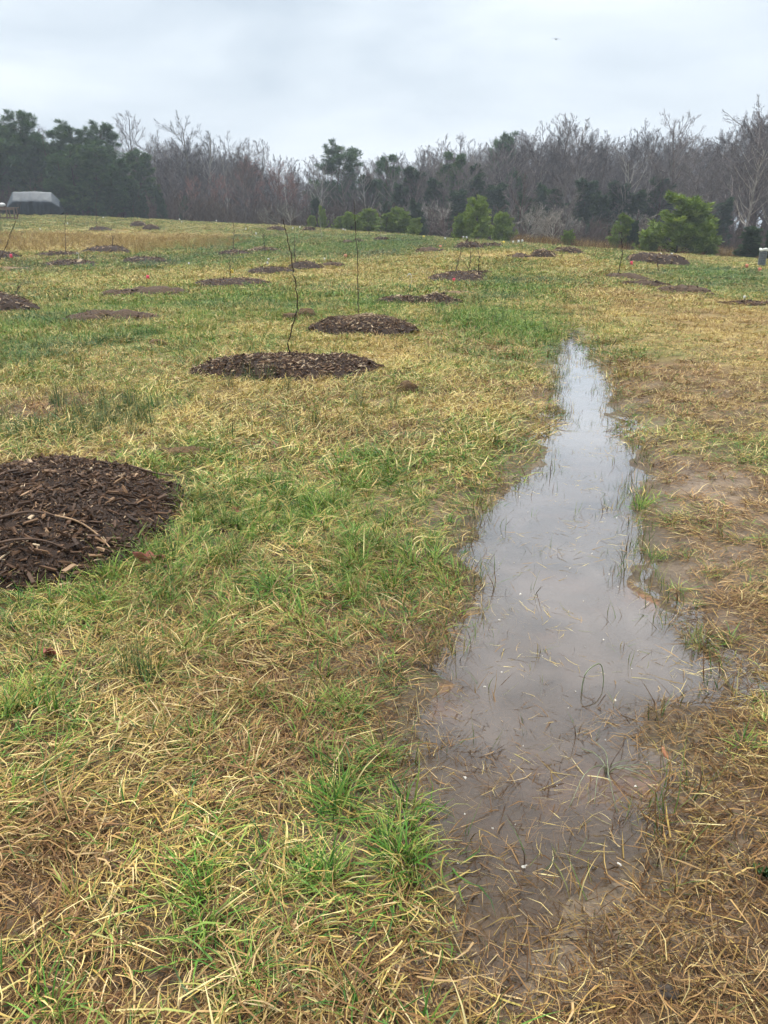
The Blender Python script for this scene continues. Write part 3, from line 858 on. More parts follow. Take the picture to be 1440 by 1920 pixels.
# ------------------------------------------------------------------ mulch mounds round the planted trees
def chip_material():
    t = NT('wood_chips')
    v = t.attr('tint')
    c = t.ramp(v, [(0, (.020, .011, .007)), (.35, (.052, .028, .016)), (.62, (.11, .060, .033)), (.82, (.22, .13, .070)), (.95, (.36, .24, .145)), (1, (.46, .35, .23))])
    n = t.noise(60.0, 3.0, .6, t.coords())
    c = t.mix(1.0, c, t.ramp(n, [(.3, (.7, .7, .7)), (.7, (1.25, 1.25, 1.25))]), 'MULTIPLY')
    return t.surf(t.pbr(c, .62, .22))
CHIP = chip_material()
def soil_material(name, dark, light):
    t = NT(name)
    oc = t.coords()
    n = t.noise(22.0, 6.0, .7, oc)
    c = t.ramp(n, [(.3, dark), (.7, light)])
    return t.surf(t.pbr(c, .85, .3, bump=n, bump_d=.03, bump_s=1.0))
DARK_MULCH = soil_material('mulch_fines', (.016, .010, .008), (.06, .036, .024))
DUG_SOIL = soil_material('dug_soil', (.035, .022, .014), (.115, .072, .042))
DEAD_TURF = soil_material('dead_turf', (.11, .066, .035), (.26, .17, .09))
def chip_template():
    V = np.array([[-.5, -.5, -.5], [.5, -.42, -.5], [.5, .42, -.5], [-.5, .5, -.5], [-.46, -.42, .5], [.42, -.36, .5], [.46, .4, .5], [-.42, .44, .5]])
    Q = np.array([[0, 3, 2, 1], [4, 5, 6, 7], [0, 1, 5, 4], [1, 2, 6, 5], [2, 3, 7, 6], [3, 0, 4, 7]])
    return V, Q
def chip_cloud(P, size, tilt, r, tint):
    """flat splinters: P centres, size (n,3)"""
    n = len(P); TV, TQ = chip_template()
    a, b, c = r.normal(0, tilt, n), r.normal(0, tilt, n), r.random(n) * 6.2832
    ca, sa, cb, sb, cc, sc = np.cos(a), np.sin(a), np.cos(b), np.sin(b), np.cos(c), np.sin(c)
    v = TV[None] * size[:, None, :] * r.uniform(.8, 1.2, (n, 8, 1))
    x, y, z = v[..., 0], v[..., 1], v[..., 2]
    y, z = y * ca[:, None] - z * sa[:, None], y * sa[:, None] + z * ca[:, None]
    x, z = x * cb[:, None] + z * sb[:, None], -x * sb[:, None] + z * cb[:, None]
    x, y = x * cc[:, None] - y * sc[:, None], x * sc[:, None] + y * cc[:, None]
    v = np.stack([x, y, z], -1) + P[:, None, :]
    Q = (TQ[None, 1:] + (np.arange(n) * 8)[:, None, None]).reshape(-1, 4)
    return v.reshape(-1, 3), Q, np.repeat(tint, 8)
MOUND_TEXT = {
    'near': ('large dark brown wood chip mound cut by the left edge, nearest of all', 'mulch mound'),
    'two': ('dark wood chip mound under the crooked sapling', 'mulch mound'),
    'three': ('wood chip mound with pale centre under the straight sapling', 'mulch mound'),
    'four_a': ('low left half of the dark mulch pair before the white bent flag', 'mulch mound'),
    'four_b': ('dark chip heap right of the white bent flag', 'mulch mound'),
    'five': ('reddish wood chip mound with a pink ribbon and three thin saplings', 'mulch mound'),
    'six_a': ('long dark mulch mound on the far rise above the pale sand streak', 'mulch mound'),
    'six_b': ('small dark mulch mound touching the right end of the far long one', 'mulch mound'),
    'seven': ('small dark soil heap at the end of the pale sand streak', 'soil heap'),
    'eight_a': ('brown chip mound near the crest, left one of a joined pair', 'mulch mound'),
    'eight_b': ('brown chip mound near the crest, right one of a joined pair', 'mulch mound'),
    'nine_a': ('low soil heap at the foot of the tall right sapling', 'soil heap'),
    'nine_b': ('flat middle soil heap of the dark row right of the puddle', 'soil heap'),
    'nine_c': ('dark lumpy soil heap at the right end of the dark row', 'soil heap'),
    'ten': ('thin strip of dark soil by the white triangular flag at right edge', 'soil heap'),
    'eleven': ('reddish brown chip heap in front of the large young pine', 'mulch mound'),
    'twelve': ('wood chip mound with a yellow ribbon stake', 'mulch mound'),
    'thirteen_a': ('dark left mound of the three-part mulch row in mid field', 'mulch mound'),
    'thirteen_b': ('middle mound of the three-part mulch row in mid field', 'mulch mound'),
    'thirteen_c': ('small brown soil end of the three-part mulch row in mid field', 'soil heap'),
    'fourteen': ('thin dark mulch mound, front left of a far pair', 'mulch mound'),
    'fifteen': ('reddish mulch mound, rear right of a far pair', 'mulch mound'),
    'sixteen': ('wide chip mound with a curled white ribbon, left field', 'mulch mound'),
    'seventeen': ('dark flat chip mound in the green band, left field', 'mulch mound'),
    'eighteen': ('brown chip mound below the golden grass with a short sapling', 'mulch mound'),
    'nineteen': ('low chip mound at the lower edge of the golden grass', 'mulch mound'),
    'twenty': ('chip mound with a bright pink ribbon cut by the left edge', 'mulch mound'),
    'twentyone': ('flat brown patch of dead turf at the left edge', 'turf patch'),
    'twentytwo': ('low dug soil heap in front of the pink flag, left field', 'soil heap'),
    'twentythree': ('long low dug soil heap beside the dark left edge mound', 'soil heap'),
    'twentyfour': ('dark mulch mound with a short twig, cut by the left edge', 'mulch mound'),
    'twentyfive_a': ('dark mulch heap near the far left crest, rear of two', 'mulch mound'),
    'twentyfive_b': ('brown mulch heap near the far left crest, front of two', 'mulch mound'),
    'twentysix': ('small dark mulch heap left of the far crest pair', 'mulch mound'),
    'twentyseven': ('tiny dark mulch mound on the crest behind the crooked sapling', 'mulch mound'),
    'twentyeight': ('tiny reddish mulch mound on the crest left of the young pines', 'mulch mound'),
    'twentynine': ('small dark soil heap with a salmon flag in centre field', 'soil heap'),
    'thirty_a': ('tiny soil heap left of the straight sapling stem near the crest', 'soil heap'),
    'thirty_b': ('tiny chip mound crossed by the straight sapling stem', 'mulch mound'),
    'thirtyone': ('tiny dark chip mound right of the straight sapling near the crest', 'mulch mound'),
    'thirtytwo': ('flat patch of dead brown turf below the pink ribbon mound', 'turf patch'),
    'thirtythree': ('thin chip streak behind the pink ribbon mound', 'mulch mound'),
}
def mound_height(u, v, h, seed):                          # u, v in units of the two radii
    q = np.hypot(u, v) * (1 + (.34 if seed else .10) * fbm(u / (np.hypot(u, v) + 1e-3) * 1.5 + seed, v / (np.hypot(u, v) + 1e-3) * 1.5, 1.0, 90 + seed, 3))
    dome = np.clip(1 - q ** 2.4, 0, None) ** .8
    return q, dome * h * (1 + .35 * fbm(u, v, .7, 95 + seed, 3))
def mulch_mound(key, seed):
    cx, cy, rx, ry, h, kind = MOUNDS[key]
    r = np.random.default_rng(700 + seed)
    d = math.hypot(cx, cy); th = math.atan2(-cx, cy); ct, st = math.cos(th), math.sin(th)
    def world(u, v): return cx + u * rx * ct - v * ry * st, cy + u * rx * st + v * ry * ct
    g0 = float(ground_z(np.array([cx]), np.array([cy]))[0])
    label, cat = MOUND_TEXT[key]
    root = thing('mulch_mound' if kind == 'mulch' else ('soil_heap' if kind == 'soil' else 'turf_patch'), (cx, cy, g0), label, cat, 'mounds round the planted trees')
    na, nr = (72, 26) if key == 'near' else ((40, 12) if d < 20 else (26, 8))
    A, Q = np.meshgrid(np.linspace(0, 2 * math.pi, na, endpoint=False), np.linspace(.0, 1.12, nr))
    u, v = (Q * np.cos(A)).ravel(), (Q * np.sin(A)).ravel()
    X, Y = world(u, v); q, z = mound_height(u, v, h, seed)
    gz = ground_z(X, Y)
    z = gz + z - .03 * smooth(.93, 1.1, q) + (.02 * fbm(X, Y, .12 if d < 20 else .3, 97) * (q < .97))
    if kind == 'soil': z = z + h * .9 * np.abs(fbm(X, Y, .35, 98, 3)) * (q < .95)
    i, j = np.meshgrid(np.arange(nr - 1), np.arange(na), indexing='ij'); j2 = (j + 1) % na
    F = np.stack([i * na + j, (i + 1) * na + j, (i + 1) * na + j2, i * na + j2], -1).reshape(-1, 4)
    link('mound_body', make_mesh('mound_body', np.stack([X - cx, Y - cy, z - g0], 1), F, True), {'mulch': DARK_MULCH, 'soil': DUG_SOIL, 'straw': DEAD_TURF}[kind], root)
    # chips
    n = {'near': 12500, 'two': 5600, 'three': 4800}.get(key, 1100 if d < 26 else (520 if d < 45 else 260))
    if kind == 'soil': n = int(n * .6)
    if kind == 'straw': return root
    s = 1.0 if d < 8 else (1.15 if d < 15 else (1.7 if d < 30 else 2.6))
    rad = np.sqrt(r.random(n)) * np.where(r.random(n) < .86, 1.04, 1.4); ph = r.random(n) * 6.2832
    u, v = rad * np.cos(ph), rad * np.sin(ph)
    X, Y = world(u, v); q, z = mound_height(u, v, h, seed)
    z = ground_z(X, Y) + z - .03 * smooth(.93, 1.1, q) * (q < 1.12) + .004 + .012 * r.random(n) * s
    ln = np.clip(r.lognormal(-3.75, .55, n), .008, .075 if key == 'near' else .11) * s
    size = np.stack([ln, ln * np.where(r.random(n) < .55, r.uniform(.07, .18, n), r.uniform(.18, .42, n)), np.clip(ln * r.uniform(.07, .2, n), .003, .016 * s)], 1)
    dark = .32 * r.random(n) + .55 * r.random(n) ** 2.3
    bright = r.random(n) < (.04 if key == 'near' else .13)
    tint = np.where(bright, r.uniform(.8, 1, n), dark)
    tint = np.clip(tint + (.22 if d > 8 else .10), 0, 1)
    if key == 'three': tint = np.clip(tint + .4 * np.exp(-((u - .05) ** 2 + (v + .1) ** 2) * 5), 0, 1)
    if key in ('five', 'eleven', 'fifteen', 'twentyfive_b', 'twelve', 'eight_a', 'eight_b'): tint = np.clip(tint * .9 + .2, 0, 1)
    if kind == 'soil': tint = tint * .85
    P = np.stack([X - cx, Y - cy, z - g0], 1)
    if key == 'near':                                      # the largest chips one can pick out, each a piece of its own
        big = np.argsort(-ln * (1.6 - smooth(3.4, 5.6, Y)) * (ln < .085) * (np.abs(np.degrees(np.arctan2(X, Y))) < 32))[:280]
        TV, TQ = chip_template()
        protos = []
        for k in range(10):
            tv = TV * rng.uniform(.75, 1.2, (8, 1)); tv[:, 2] += .35 * tv[:, 0] ** 2 * rng.normal(0, 1)
            protos.append(make_mesh('wood_chip', tv, TQ, False, {'tint': np.full(8, [.08, .2, .32, .45, .55, .62, .7, .8, .9, 1.0][k])}))
            protos[-1].materials.append(CHIP)
        for b in big:
            o = bpy.data.objects.new('wood_chip', protos[int(np.clip(round(tint[b] * 9 + r.normal(0, .6)), 0, 9))])
            C.objects.link(o); o.parent = root
            o.location = P[b] + (0, 0, .008); o.scale = size[b] * (1.1, 1.0, 1.1)
            o.rotation_euler = (r.normal(0, .3), r.normal(0, .3), r.random() * 6.28)
        rest = np.setdiff1d(np.arange(n), big)
        P, size, tint = P[rest], size[rest], tint[rest]
    V, Fq, tt = chip_cloud(P, size, .38, r, tint)
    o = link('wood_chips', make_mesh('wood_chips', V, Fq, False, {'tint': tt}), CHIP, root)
    o['kind'] = 'stuff'
    return root
for _i, _k in enumerate(MOUNDS): mulch_mound(_k, _i)
def mound_top(key, x, y):
    cx, cy, rx, ry, h, kind = MOUNDS[key]
    th = math.atan2(-cx, cy); dx, dy = x - cx, y - cy
    u = (dx * math.cos(th) + dy * math.sin(th)) / rx; v = (-dx * math.sin(th) + dy * math.cos(th)) / ry
    q, z = mound_height(np.array([u]), np.array([v]), h, list(MOUNDS).index(key))
    return float(ground_z(np.array([x]), np.array([y]))[0] + z[0])
# ------------------------------------------------------------------ woodland
UP = np.array((0, 0, 1.0))
def unit(v): return v / (np.linalg.norm(v, axis=-1, keepdims=True) + 1e-9)
def sprout(S, D, L, K, up, wob, r):
    P = [S]; d = D
    for k in range(K):
        d = unit(d + up * UP / K + r.normal(0, wob, d.shape)); P.append(P[-1] + d * (L / K)[:, None])
    return np.stack(P, 1)
def branch(P, R_, n, t0, t1, ang, lf, r, up, wob, K, rf=.55, rmin=.008, tpow=1.0):
    """n children on each parent polyline"""
    N, K1, _ = P.shape
    t = t0 + (t1 - t0) * ((np.arange(n)[None] + r.random((N, n))) / n) ** tpow
    f = t * (K1 - 1); i = np.minimum(f.astype(int), K1 - 2); w = (f - i)[..., None]
    idx = np.arange(N)[:, None]
    pos = P[idx, i] * (1 - w) + P[idx, i + 1] * w
    pd = unit(P[idx, i + 1] - P[idx, i])
    rad = R_[idx, i] * (1 - w[..., 0]) + R_[idx, i + 1] * w[..., 0]
    plen = np.linalg.norm(np.diff(P, axis=1), axis=2).sum(1)[:, None]
    perp = unit(np.cross(pd, r.normal(0, 1, pd.shape)))
    a = np.radians(r.uniform(*ang, (N, n)))[..., None]
    D = unit(pd * np.cos(a) + perp * np.sin(a))
    L = plen * r.uniform(*lf, (N, n)) * (1 - .55 * (t - t0) / max(t1 - t0, 1e-3))
    Pc = sprout(pos.reshape(-1, 3), D.reshape(-1, 3), L.ravel(), K, up, wob, r)
    r0 = np.maximum(rad.ravel() * rf, rmin)
    Rc = r0[:, None] * np.linspace(1, .35, K + 1)[None]
    return Pc, np.maximum(Rc, rmin * .6)
def tubes(P, R_, n):
    N, K1, _ = P.shape
    tan = np.empty_like(P); tan[:, 1:-1] = P[:, 2:] - P[:, :-2]; tan[:, 0] = P[:, 1] - P[:, 0]; tan[:, -1] = P[:, -1] - P[:, -2]
    tan = unit(tan)
    ref = np.where(np.abs(tan[..., 2:3]) > .9, np.array((1.0, 0, 0)), UP)
    a = unit(np.cross(tan, ref)); b = np.cross(tan, a)
    ph = np.linspace(0, 2 * math.pi, n, endpoint=False)
    V = P[:, :, None] + R_[:, :, None, None] * (np.cos(ph)[None, None, :, None] * a[:, :, None] + np.sin(ph)[None, None, :, None] * b[:, :, None])
    base = (np.arange(N) * K1 * n)[:, None, None] + (np.arange(K1 - 1) * n)[None, :, None]
    j = np.arange(n)[None, None]; j2 = (j + 1) % n
    Q = np.stack(np.broadcast_arrays(base + j, base + j2, base + n + j2, base + n + j), -1).reshape(-1, 4)
    return V.reshape(-1, 3), Q
def merge(parts):
    V = []; Q = []; o = 0
    for v, q in parts: V.append(v); Q.append(q + o); o += len(v)
    return np.concatenate(V), np.concatenate(Q)
def bark_mat(name, a, b):
    t = NT(name)
    n = t.noise(1.4, 3.0, .6, t.coords())
    oi = t.n('ObjectInfo')
    c = t.ramp(n, [(.3, a), (.7, b)])
    k = t.math('ADD', .55, t.math('MULTIPLY', oi.outputs['Random'], .95))
    c = t.mix(t.math('MULTIPLY', t.math('FRACT', t.math('MULTIPLY', oi.outputs['Random'], 7.3)), .28), c, t.mix(1.0, c, (1.25, .95, .72), 'MULTIPLY'))
    c = t.mix(1.0, c, t.n('CombineColor', Red=k, Green=k, Blue=k).outputs[0], 'MULTIPLY')
    return t.surf(t.pbr(c, .85, .1))
BARK = bark_mat('grey_bark', (.10, .085, .08), (.25, .22, .205))
TWIG = bark_mat('purple_grey_twigs', (.085, .078, .079), (.18, .165, .164))
TWIG_RED = bark_mat('reddish_twigs', (.14, .075, .068), (.24, .135, .12))
BARK_PALE = bark_mat('pale_lichen_bark', (.17, .165, .145), (.33, .32, .285))
PINE_BARK = bark_mat('pine_bark', (.055, .036, .028), (.12, .082, .062))
SAPLING_BARK = bark_mat('sapling_bark', (.055, .04, .032), (.11, .082, .065))
def needle_mat(name, a, b, c):
    t = NT(name)
    oi = t.n('ObjectInfo')
    f = t.math('ADD', t.math('MULTIPLY', t.attr('tint'), .75), t.math('MULTIPLY', oi.outputs['Random'], .25))
    col = t.ramp(f, [(0, a), (.5, b), (1, c)])
    p = t.pbr(col, .6, .12)
    tl = t.n('BsdfTranslucent', Color=col)
    m = t.n('MixShader'); t.put(m.inputs[0], .2); t.put(m.inputs[1], p); t.put(m.inputs[2], tl.outputs[0])
    return t.surf(m.outputs[0])
NEEDLE_DARK = needle_mat('dark_pine_needles', (.032, .070, .036), (.070, .135, .052), (.14, .21, .072))
NEEDLE_CEDAR = needle_mat('cedar_foliage', (.030, .058, .035), (.058, .098, .050), (.10, .145, .06))
NEEDLE_YOUNG = needle_mat('young_pine_needles', (.09, .15, .028), (.19, .27, .05), (.33, .40, .10))

def bare_tree(seed, h, style):
    r = np.random.default_rng(seed)
    lean = r.normal(0, .03, 2)
    tr = sprout(np.zeros((1, 3)) - (0, 0, .3), unit(np.array([[lean[0], lean[1], 1.0]])), np.array([h * (.95 if style != 'spread' else .55)]), 12, .05, .035 if style != 'spread' else .1, r)
    r0 = h * .0135 * r.uniform(.85, 1.2)
    R0 = r0 * np.linspace(1, .16, 13)[None]
    if style == 'tall': l1 = branch(tr, R0, 24, .30, .98, (28, 62), (.26, .42), r, .5, .07, 6, .5, .03)
    elif style == 'vase': l1 = branch(tr, R0, 20, .22, .98, (30, 66), (.36, .58), r, .55, .08, 6, .55, .03)
    else: l1 = branch(tr, R0, 16, .15, .98, (35, 80), (.6, 1.0), r, .25, .16, 7, .6, .03)
    l2 = branch(*l1, 7, .2, 1.0, (22, 55), (.30, .55), r, .35, .10, 4, .55, .014)
    l3 = branch(*l2, 6, .15, 1.0, (20, 55), (.35, .6), r, .3, .12, 3, .55, .0095)
    l4 = branch(*l3, 5, .15, 1.0, (20, 55), (.45, .85), r, .2, .14, 2, .6, .0062)
    trunk = merge([tubes(tr, R0, 8), tubes(*l1, 5)])
    crown = merge([tubes(*l2, 4), tubes(*l3, 3), tubes(*l4, 3)])
    return trunk, crown
def sprays(cen, axis, m, L, W, r, up=.25, spread=.9):
    N = len(cen)
    d = unit(axis[:, None] * .7 + r.normal(0, spread * .6, (N, m, 3)) + UP * up)
    s = unit(np.cross(d, r.normal(0, 1, d.shape)))
    ln = r.uniform(*L, (N, m, 1)); w = r.uniform(*W, (N, m, 1))
    b = cen[:, None] + r.normal(0, .03, (N, m, 3)) * np.array(L).mean() * 4
    V = np.stack([b, b + d * ln * .5 + s * w, b + d * ln, b + d * ln * .5 - s * w], 2).reshape(-1, 3)
    Q = np.arange(len(V)).reshape(-1, 4)
    tint = np.repeat(np.clip(r.normal(.42, .3, N), 0, 1), m * 4)
    return V, Q, tint
def pine_tree(seed, h, style):
    r = np.random.default_rng(seed)
    tr = sprout(np.zeros((1, 3)) - (0, 0, .3), unit(np.array([[r.normal(0, .03), r.normal(0, .03), 1.0]])), np.array([h * .97]), 10, .05, .025, r)
    R0 = h * .013 * np.linspace(1, .12, 11)[None]
    if style == 'old':      # clear bole, rounded tufted crown
        l1 = branch(tr, R0, 74, .22, .995, (45, 95), (.17, .32), r, .22, .10, 5, .4, .025)
        l2 = branch(*l1, 5, .25, 1.0, (25, 60), (.25, .5), r, .35, .1, 3, .5, .014)
        m, L, W, t0 = 19, (.26, .66), (.013, .026), .35
    elif style == 'edge':   # needled to the ground
        l1 = branch(tr, R0, 64, .06, .99, (55, 95), (.18, .30), r, .2, .08, 5, .35, .02)
        l2 = branch(*l1, 6, .2, 1.0, (25, 60), (.25, .5), r, .3, .1, 3, .5, .012)
        m, L, W, t0 = 21, (.24, .6), (.014, .027), .25
    elif style == 'young':  # bushy, upright candles
        l1 = branch(tr, R0, 62, .02, .97, (48, 78), (.34, .58), r, .75, .06, 5, .4, .012)
        l2 = branch(*l1, 6, .2, 1.0, (25, 55), (.25, .45), r, .7, .08, 3, .5, .008)
        m, L, W, t0 = 12, (.16, .34), (.016, .034), .2
    else:                   # cedar: dense column
        l1 = branch(tr, R0, 80, .01, .99, (30, 62), (.16, .30), r, .5, .07, 4, .35, .012)
        l2 = branch(*l1, 6, .15, 1.0, (20, 50), (.3, .5), r, .4, .1, 3, .5, .008)
        m, L, W, t0 = 20, (.16, .36), (.014, .028), .1
    P = np.concatenate([l1[0][:, 2:].reshape(-1, 3), l2[0][:, 1:].reshape(-1, 3)])
    ax = np.concatenate([np.repeat(unit(l1[0][:, -1] - l1[0][:, 0]), l1[0].shape[1] - 2, 0), np.repeat(unit(l2[0][:, -1] - l2[0][:, 0]), l2[0].shape[1] - 1, 0)])
    V, Q, tint = sprays(P, ax, m, L, W, r, .35 if style == 'young' else .15)
    trunk = merge([tubes(tr, R0, 7), tubes(*l1, 4), tubes(*l2, 3)])
    return trunk, (V, Q, tint)

FOREST = bpy.data.collections.new('tree_sources')
def source(kind, seed, h, style, bark, leaf):
    if kind == 'bare':
        (tv, tq), (cv, cq) = bare_tree(seed, h, style)
        return make_mesh('trunk', tv, tq, True), make_mesh('crown', cv, cq, False), bark, leaf, h
    (tv, tq), (cv, cq, ct) = pine_tree(seed, h, style)
    return make_mesh('trunk', tv, tq, True), make_mesh('crown', cv, cq, False, {'tint': ct}), bark, leaf, h
SRC = {
    'tall': [source('bare', 21 + i, 14.0, 'tall', BARK, TWIG) for i in range(3)],
    'vase': [source('bare', 31 + i, 13.0, 'vase', BARK, TWIG) for i in range(2)],
    'red': [source('bare', 41 + i, 10.0, 'vase', BARK, TWIG_RED) for i in range(1)],
    'spread': [source('bare', 51 + i, 8.0, 'spread', BARK_PALE, BARK_PALE) for i in range(2)],
    'pine': [source('pine', 61 + i, 13.0, 'old', PINE_BARK, NEEDLE_DARK) for i in range(3)],
    'edge': [source('pine', 71 + i, 11.0, 'edge', PINE_BARK, NEEDLE_DARK) for i in range(2)],
    'young': [source('pine', 81 + i, 4.0, 'young', PINE_BARK, NEEDLE_YOUNG) for i in range(3)],
    'cedar': [source('pine', 91 + i, 7.0, 'cedar', PINE_BARK, NEEDLE_CEDAR) for i in range(2)],
}
TREE_RNG = random.Random(4)
def tree(kind, az, d, top, label, group=None, width=1.0, name=None, bark2=None):
    """stand a tree at bearing az (deg) and distance d; top = elevation (tangent) of its tip seen from the path"""
    x, y = d * math.sin(R(az)), d * math.cos(R(az))
    gz = float(ground_z(np.array([x]), np.array([y]))[0])
    h = 1.6 + top * d - gz
    tm, cm, bark, leaf, h0 = TREE_RNG.choice(SRC[kind])
    nm = name or {'tall': 'bare_tree', 'vase': 'bare_tree', 'red': 'bare_tree', 'spread': 'bare_tree', 'pine': 'pine_tree', 'edge': 'pine_tree', 'young': 'young_pine', 'cedar': 'cedar_tree'}[kind]
    root = thing(nm, (x, y, gz - .05), label, 'tree', group, TREE_RNG.random() * 6.28)
    s = h / h0
    root.scale = (s * width, s * width, s)
    tk = link('trunk', tm, bark, root); link('crown', cm, leaf, root)
    if bark2 is not None: tk.material_slots[0].link = 'OBJECT'; tk.material_slots[0].material = bark2
    return root
def az_of(px): return math.degrees(math.atan2(px - 720, 1543))
def top_of(py): return (432 - py) / 1640.0

# profile of the woodland top: bearing (deg) -> tangent of elevation
_PB = np.array([-36, -25, -22.7, -19.3, -17, -13.4, -10.3, -7.4, -3.7, 0, 2.2, 5.2, 8.1, 11.7, 14.5, 17.3, 19, 21.5, 23.5, 25, 36])
_PT = np.array([.125, .132, .110, .100, .098, .112, .100, .080, .076, .080, .092, .098, .100, .115, .110, .100, .108, .100, .124, .130, .120])
def skyline(az): return float(np.interp(az, _PB, _PT))
T = tree
def where(az):
    for a, s in ((-26, 'left of the tarp'), (-23.4, 'above the left half of the tarp'), (-21.5, 'above the right half of the tarp'), (-20, 'just right of the tarp'), (-15, 'above the twin pines'), (-8.5, 'left of the crooked sapling'), (-5, 'behind the crooked sapling'), (-1.5, 'behind the straight sapling'), (2.5, 'right of the straight sapling'), (5, 'left of the two-topped young pine'), (7.5, 'behind the two-topped young pine'),
                 (10.5, 'right of the two-topped young pine'), (13.5, 'behind the smallest young pine'), (16.5, 'above the narrow young pine'), (19, 'just left of the large young pine'), (21.5, 'above the large young pine'), (24, 'right of the large young pine')):
        if az < a: return s
    return 'at the right edge'
# --- left: pines at the field edge
for px, py, d, k in ((-60, 215, 97, 'pine'), (12, 208, 96, 'pine'), (60, 238, 97, 'pine'), (105, 262, 95, 'edge'), (165, 248, 93, 'pine'), (208, 250, 94, 'pine'), (-20, 260, 96, 'edge'), (40, 290, 96, 'edge'), (125, 300, 91, 'edge'), (235, 305, 91, 'edge'), (-90, 280, 91, 'edge'), (80, 270, 102, 'pine'), (270, 290, 97, 'edge'), (20, 255, 97, 'edge'), (70, 272, 96, 'edge'), (150, 285, 90, 'edge'), (190, 280, 91, 'edge'), (95, 310, 95, 'edge'), (215, 315, 89, 'edge'), (-45, 300, 95, 'edge')):
    lb = {12: 'tallest dark pine at the left edge of the woods', 165: 'round-headed dark pine, left of a twin pair above the tarp', 208: 'round-headed dark pine, right of a twin pair above the tarp'}.get(px, ('low-branched' if k == 'edge' else 'high-crowned') + ' dark green pine in the left woods ' + where(az_of(px)))
    T(k, az_of(px), d, top_of(py), lb, 'pines of the left woods', 1.4)
for px, py, d in ((185, 345, 90), (250, 350, 90), (60, 330, 96), (310, 360, 89), (150, 360, 90), (0, 340, 96), (345, 370, 90), (130, 340, 90), (215, 355, 88), (275, 365, 88)):
    T('cedar', az_of(px), d, top_of(py), 'low dark evergreen under the left pines ' + where(az_of(px)), 'low evergreens of the left woods', 1.3)
# --- bare trees, left centre
for px, py, d, k in ((255, 228, 104, 'tall'), (300, 262, 108, 'tall'), (360, 236, 103, 'vase'), (335, 270, 110, 'tall'), (400, 258, 106, 'tall'), (455, 262, 103, 'vase'), (490, 268, 106, 'tall'), (430, 290, 100, 'tall'), (385, 300, 98, 'tall'), (280, 300, 100, 'tall'), (325, 305, 96, 'vase'), (228, 262, 112, 'tall')):
    lb = {255: 'tall pale bare tree rising behind the twin pines', 360: 'tall bare tree, highest of the left centre skyline'}.get(px, 'bare grey tree in the left centre woods ' + where(az_of(px)))
    T(k, az_of(px), d, top_of(py), lb, 'bare trees of the left centre woods', 1.0, None, BARK_PALE if px % 2 == 0 else None)
for px, py, d in ((470, 300, 92), (520, 308, 90), (415, 330, 92), (545, 325, 91), (365, 335, 91)):
    T('red', az_of(px), d, top_of(py), 'reddish twigged small tree at the wood edge ' + where(az_of(px)), 'reddish trees at the wood edge')
T('vase', az_of(460), 88, top_of(275), 'dark bare tree with open fork in the left centre woods', 'bare trees of the left centre woods')
# --- centre
T('pine', az_of(622), 96, top_of(276), 'lone round-topped pine on the centre skyline', 'pines of the centre woods', 1.5)
T('edge', az_of(725), 92, top_of(292), 'dark pointed pine right of the centre round pine', 'pines of the centre woods')
T('edge', az_of(847), 88, top_of(288), 'dark green pine left of the centre skyline gap', 'pines of the centre woods', 1.1)
T('pine', az_of(933), 108, top_of(258), 'small dark pine head above the right bare woods', 'pines of the centre woods')
T('edge', az_of(962), 90, top_of(322), 'dark green pine behind the pale spreading trees', 'pines of the centre woods')
for px, py, d in ((775, 315, 90), (815, 335, 86), (880, 330, 86), (905, 315, 92), (690, 330, 90), (750, 345, 84), (860, 355, 82), (930, 345, 84), (1090, 340, 82), (1150, 345, 82), (1010, 345, 86), (1050, 355, 84), (1190, 360, 82), (640, 350, 88), (985, 360, 80), (1120, 365, 80), (1230, 340, 84), (600, 370, 84), (715, 375, 80), (790, 372, 78), (1340, 375, 80)):
    T('cedar', az_of(px), d - 3, top_of(py + 4), 'dark cedar in the shade of the woodland edge ' + where(az_of(px)), 'cedars along the woodland edge', 1.65)
for px, py, d in ((560, 300, 100), (590, 295, 104), (650, 296, 103), (680, 300, 106), (705, 296, 104), (745, 292, 108), (540, 312, 98), (615, 305, 98), (665, 315, 95), (575, 322, 94), (520, 296, 106), (600, 312, 84), (690, 318, 85), (740, 315, 84), (780, 305, 86), (815, 312, 84), (880, 305, 86), (915, 308, 84), (650, 325, 83), (770, 330, 80), (860, 322, 81)):
    T('vase' if d < 100 else 'tall', az_of(px), d, top_of(py), 'bare grey tree in the centre woods ' + where(az_of(px)), 'bare trees of the centre woods', 1.0, None, BARK_PALE if px % 3 == 0 else None)
for px, py, d in ((545, 345, 78), (700, 340, 80), (800, 330, 79), (835, 335, 78), (1000, 335, 78), (1030, 330, 77), (620, 375, 79), (505, 365, 84), (1070, 360, 76), (655, 372, 80), (870, 365, 79), (1110, 345, 77), (1150, 335, 78), (960, 350, 77), (1200, 345, 78), (760, 350, 76), (1040, 350, 72), (985, 345, 73)):
    lb = {545: 'leaning pale dead tree at the centre wood edge', 1030: 'pale grey spreading tree before the dark cedars, right of centre', 800: 'pale forked tree in front of the centre pines'}.get(px, 'pale lichen-grey spreading tree at the wood edge ' + where(az_of(px)))
    T('spread', az_of(px), d, top_of(py), lb, 'pale spreading trees at the wood edge', 1.2)
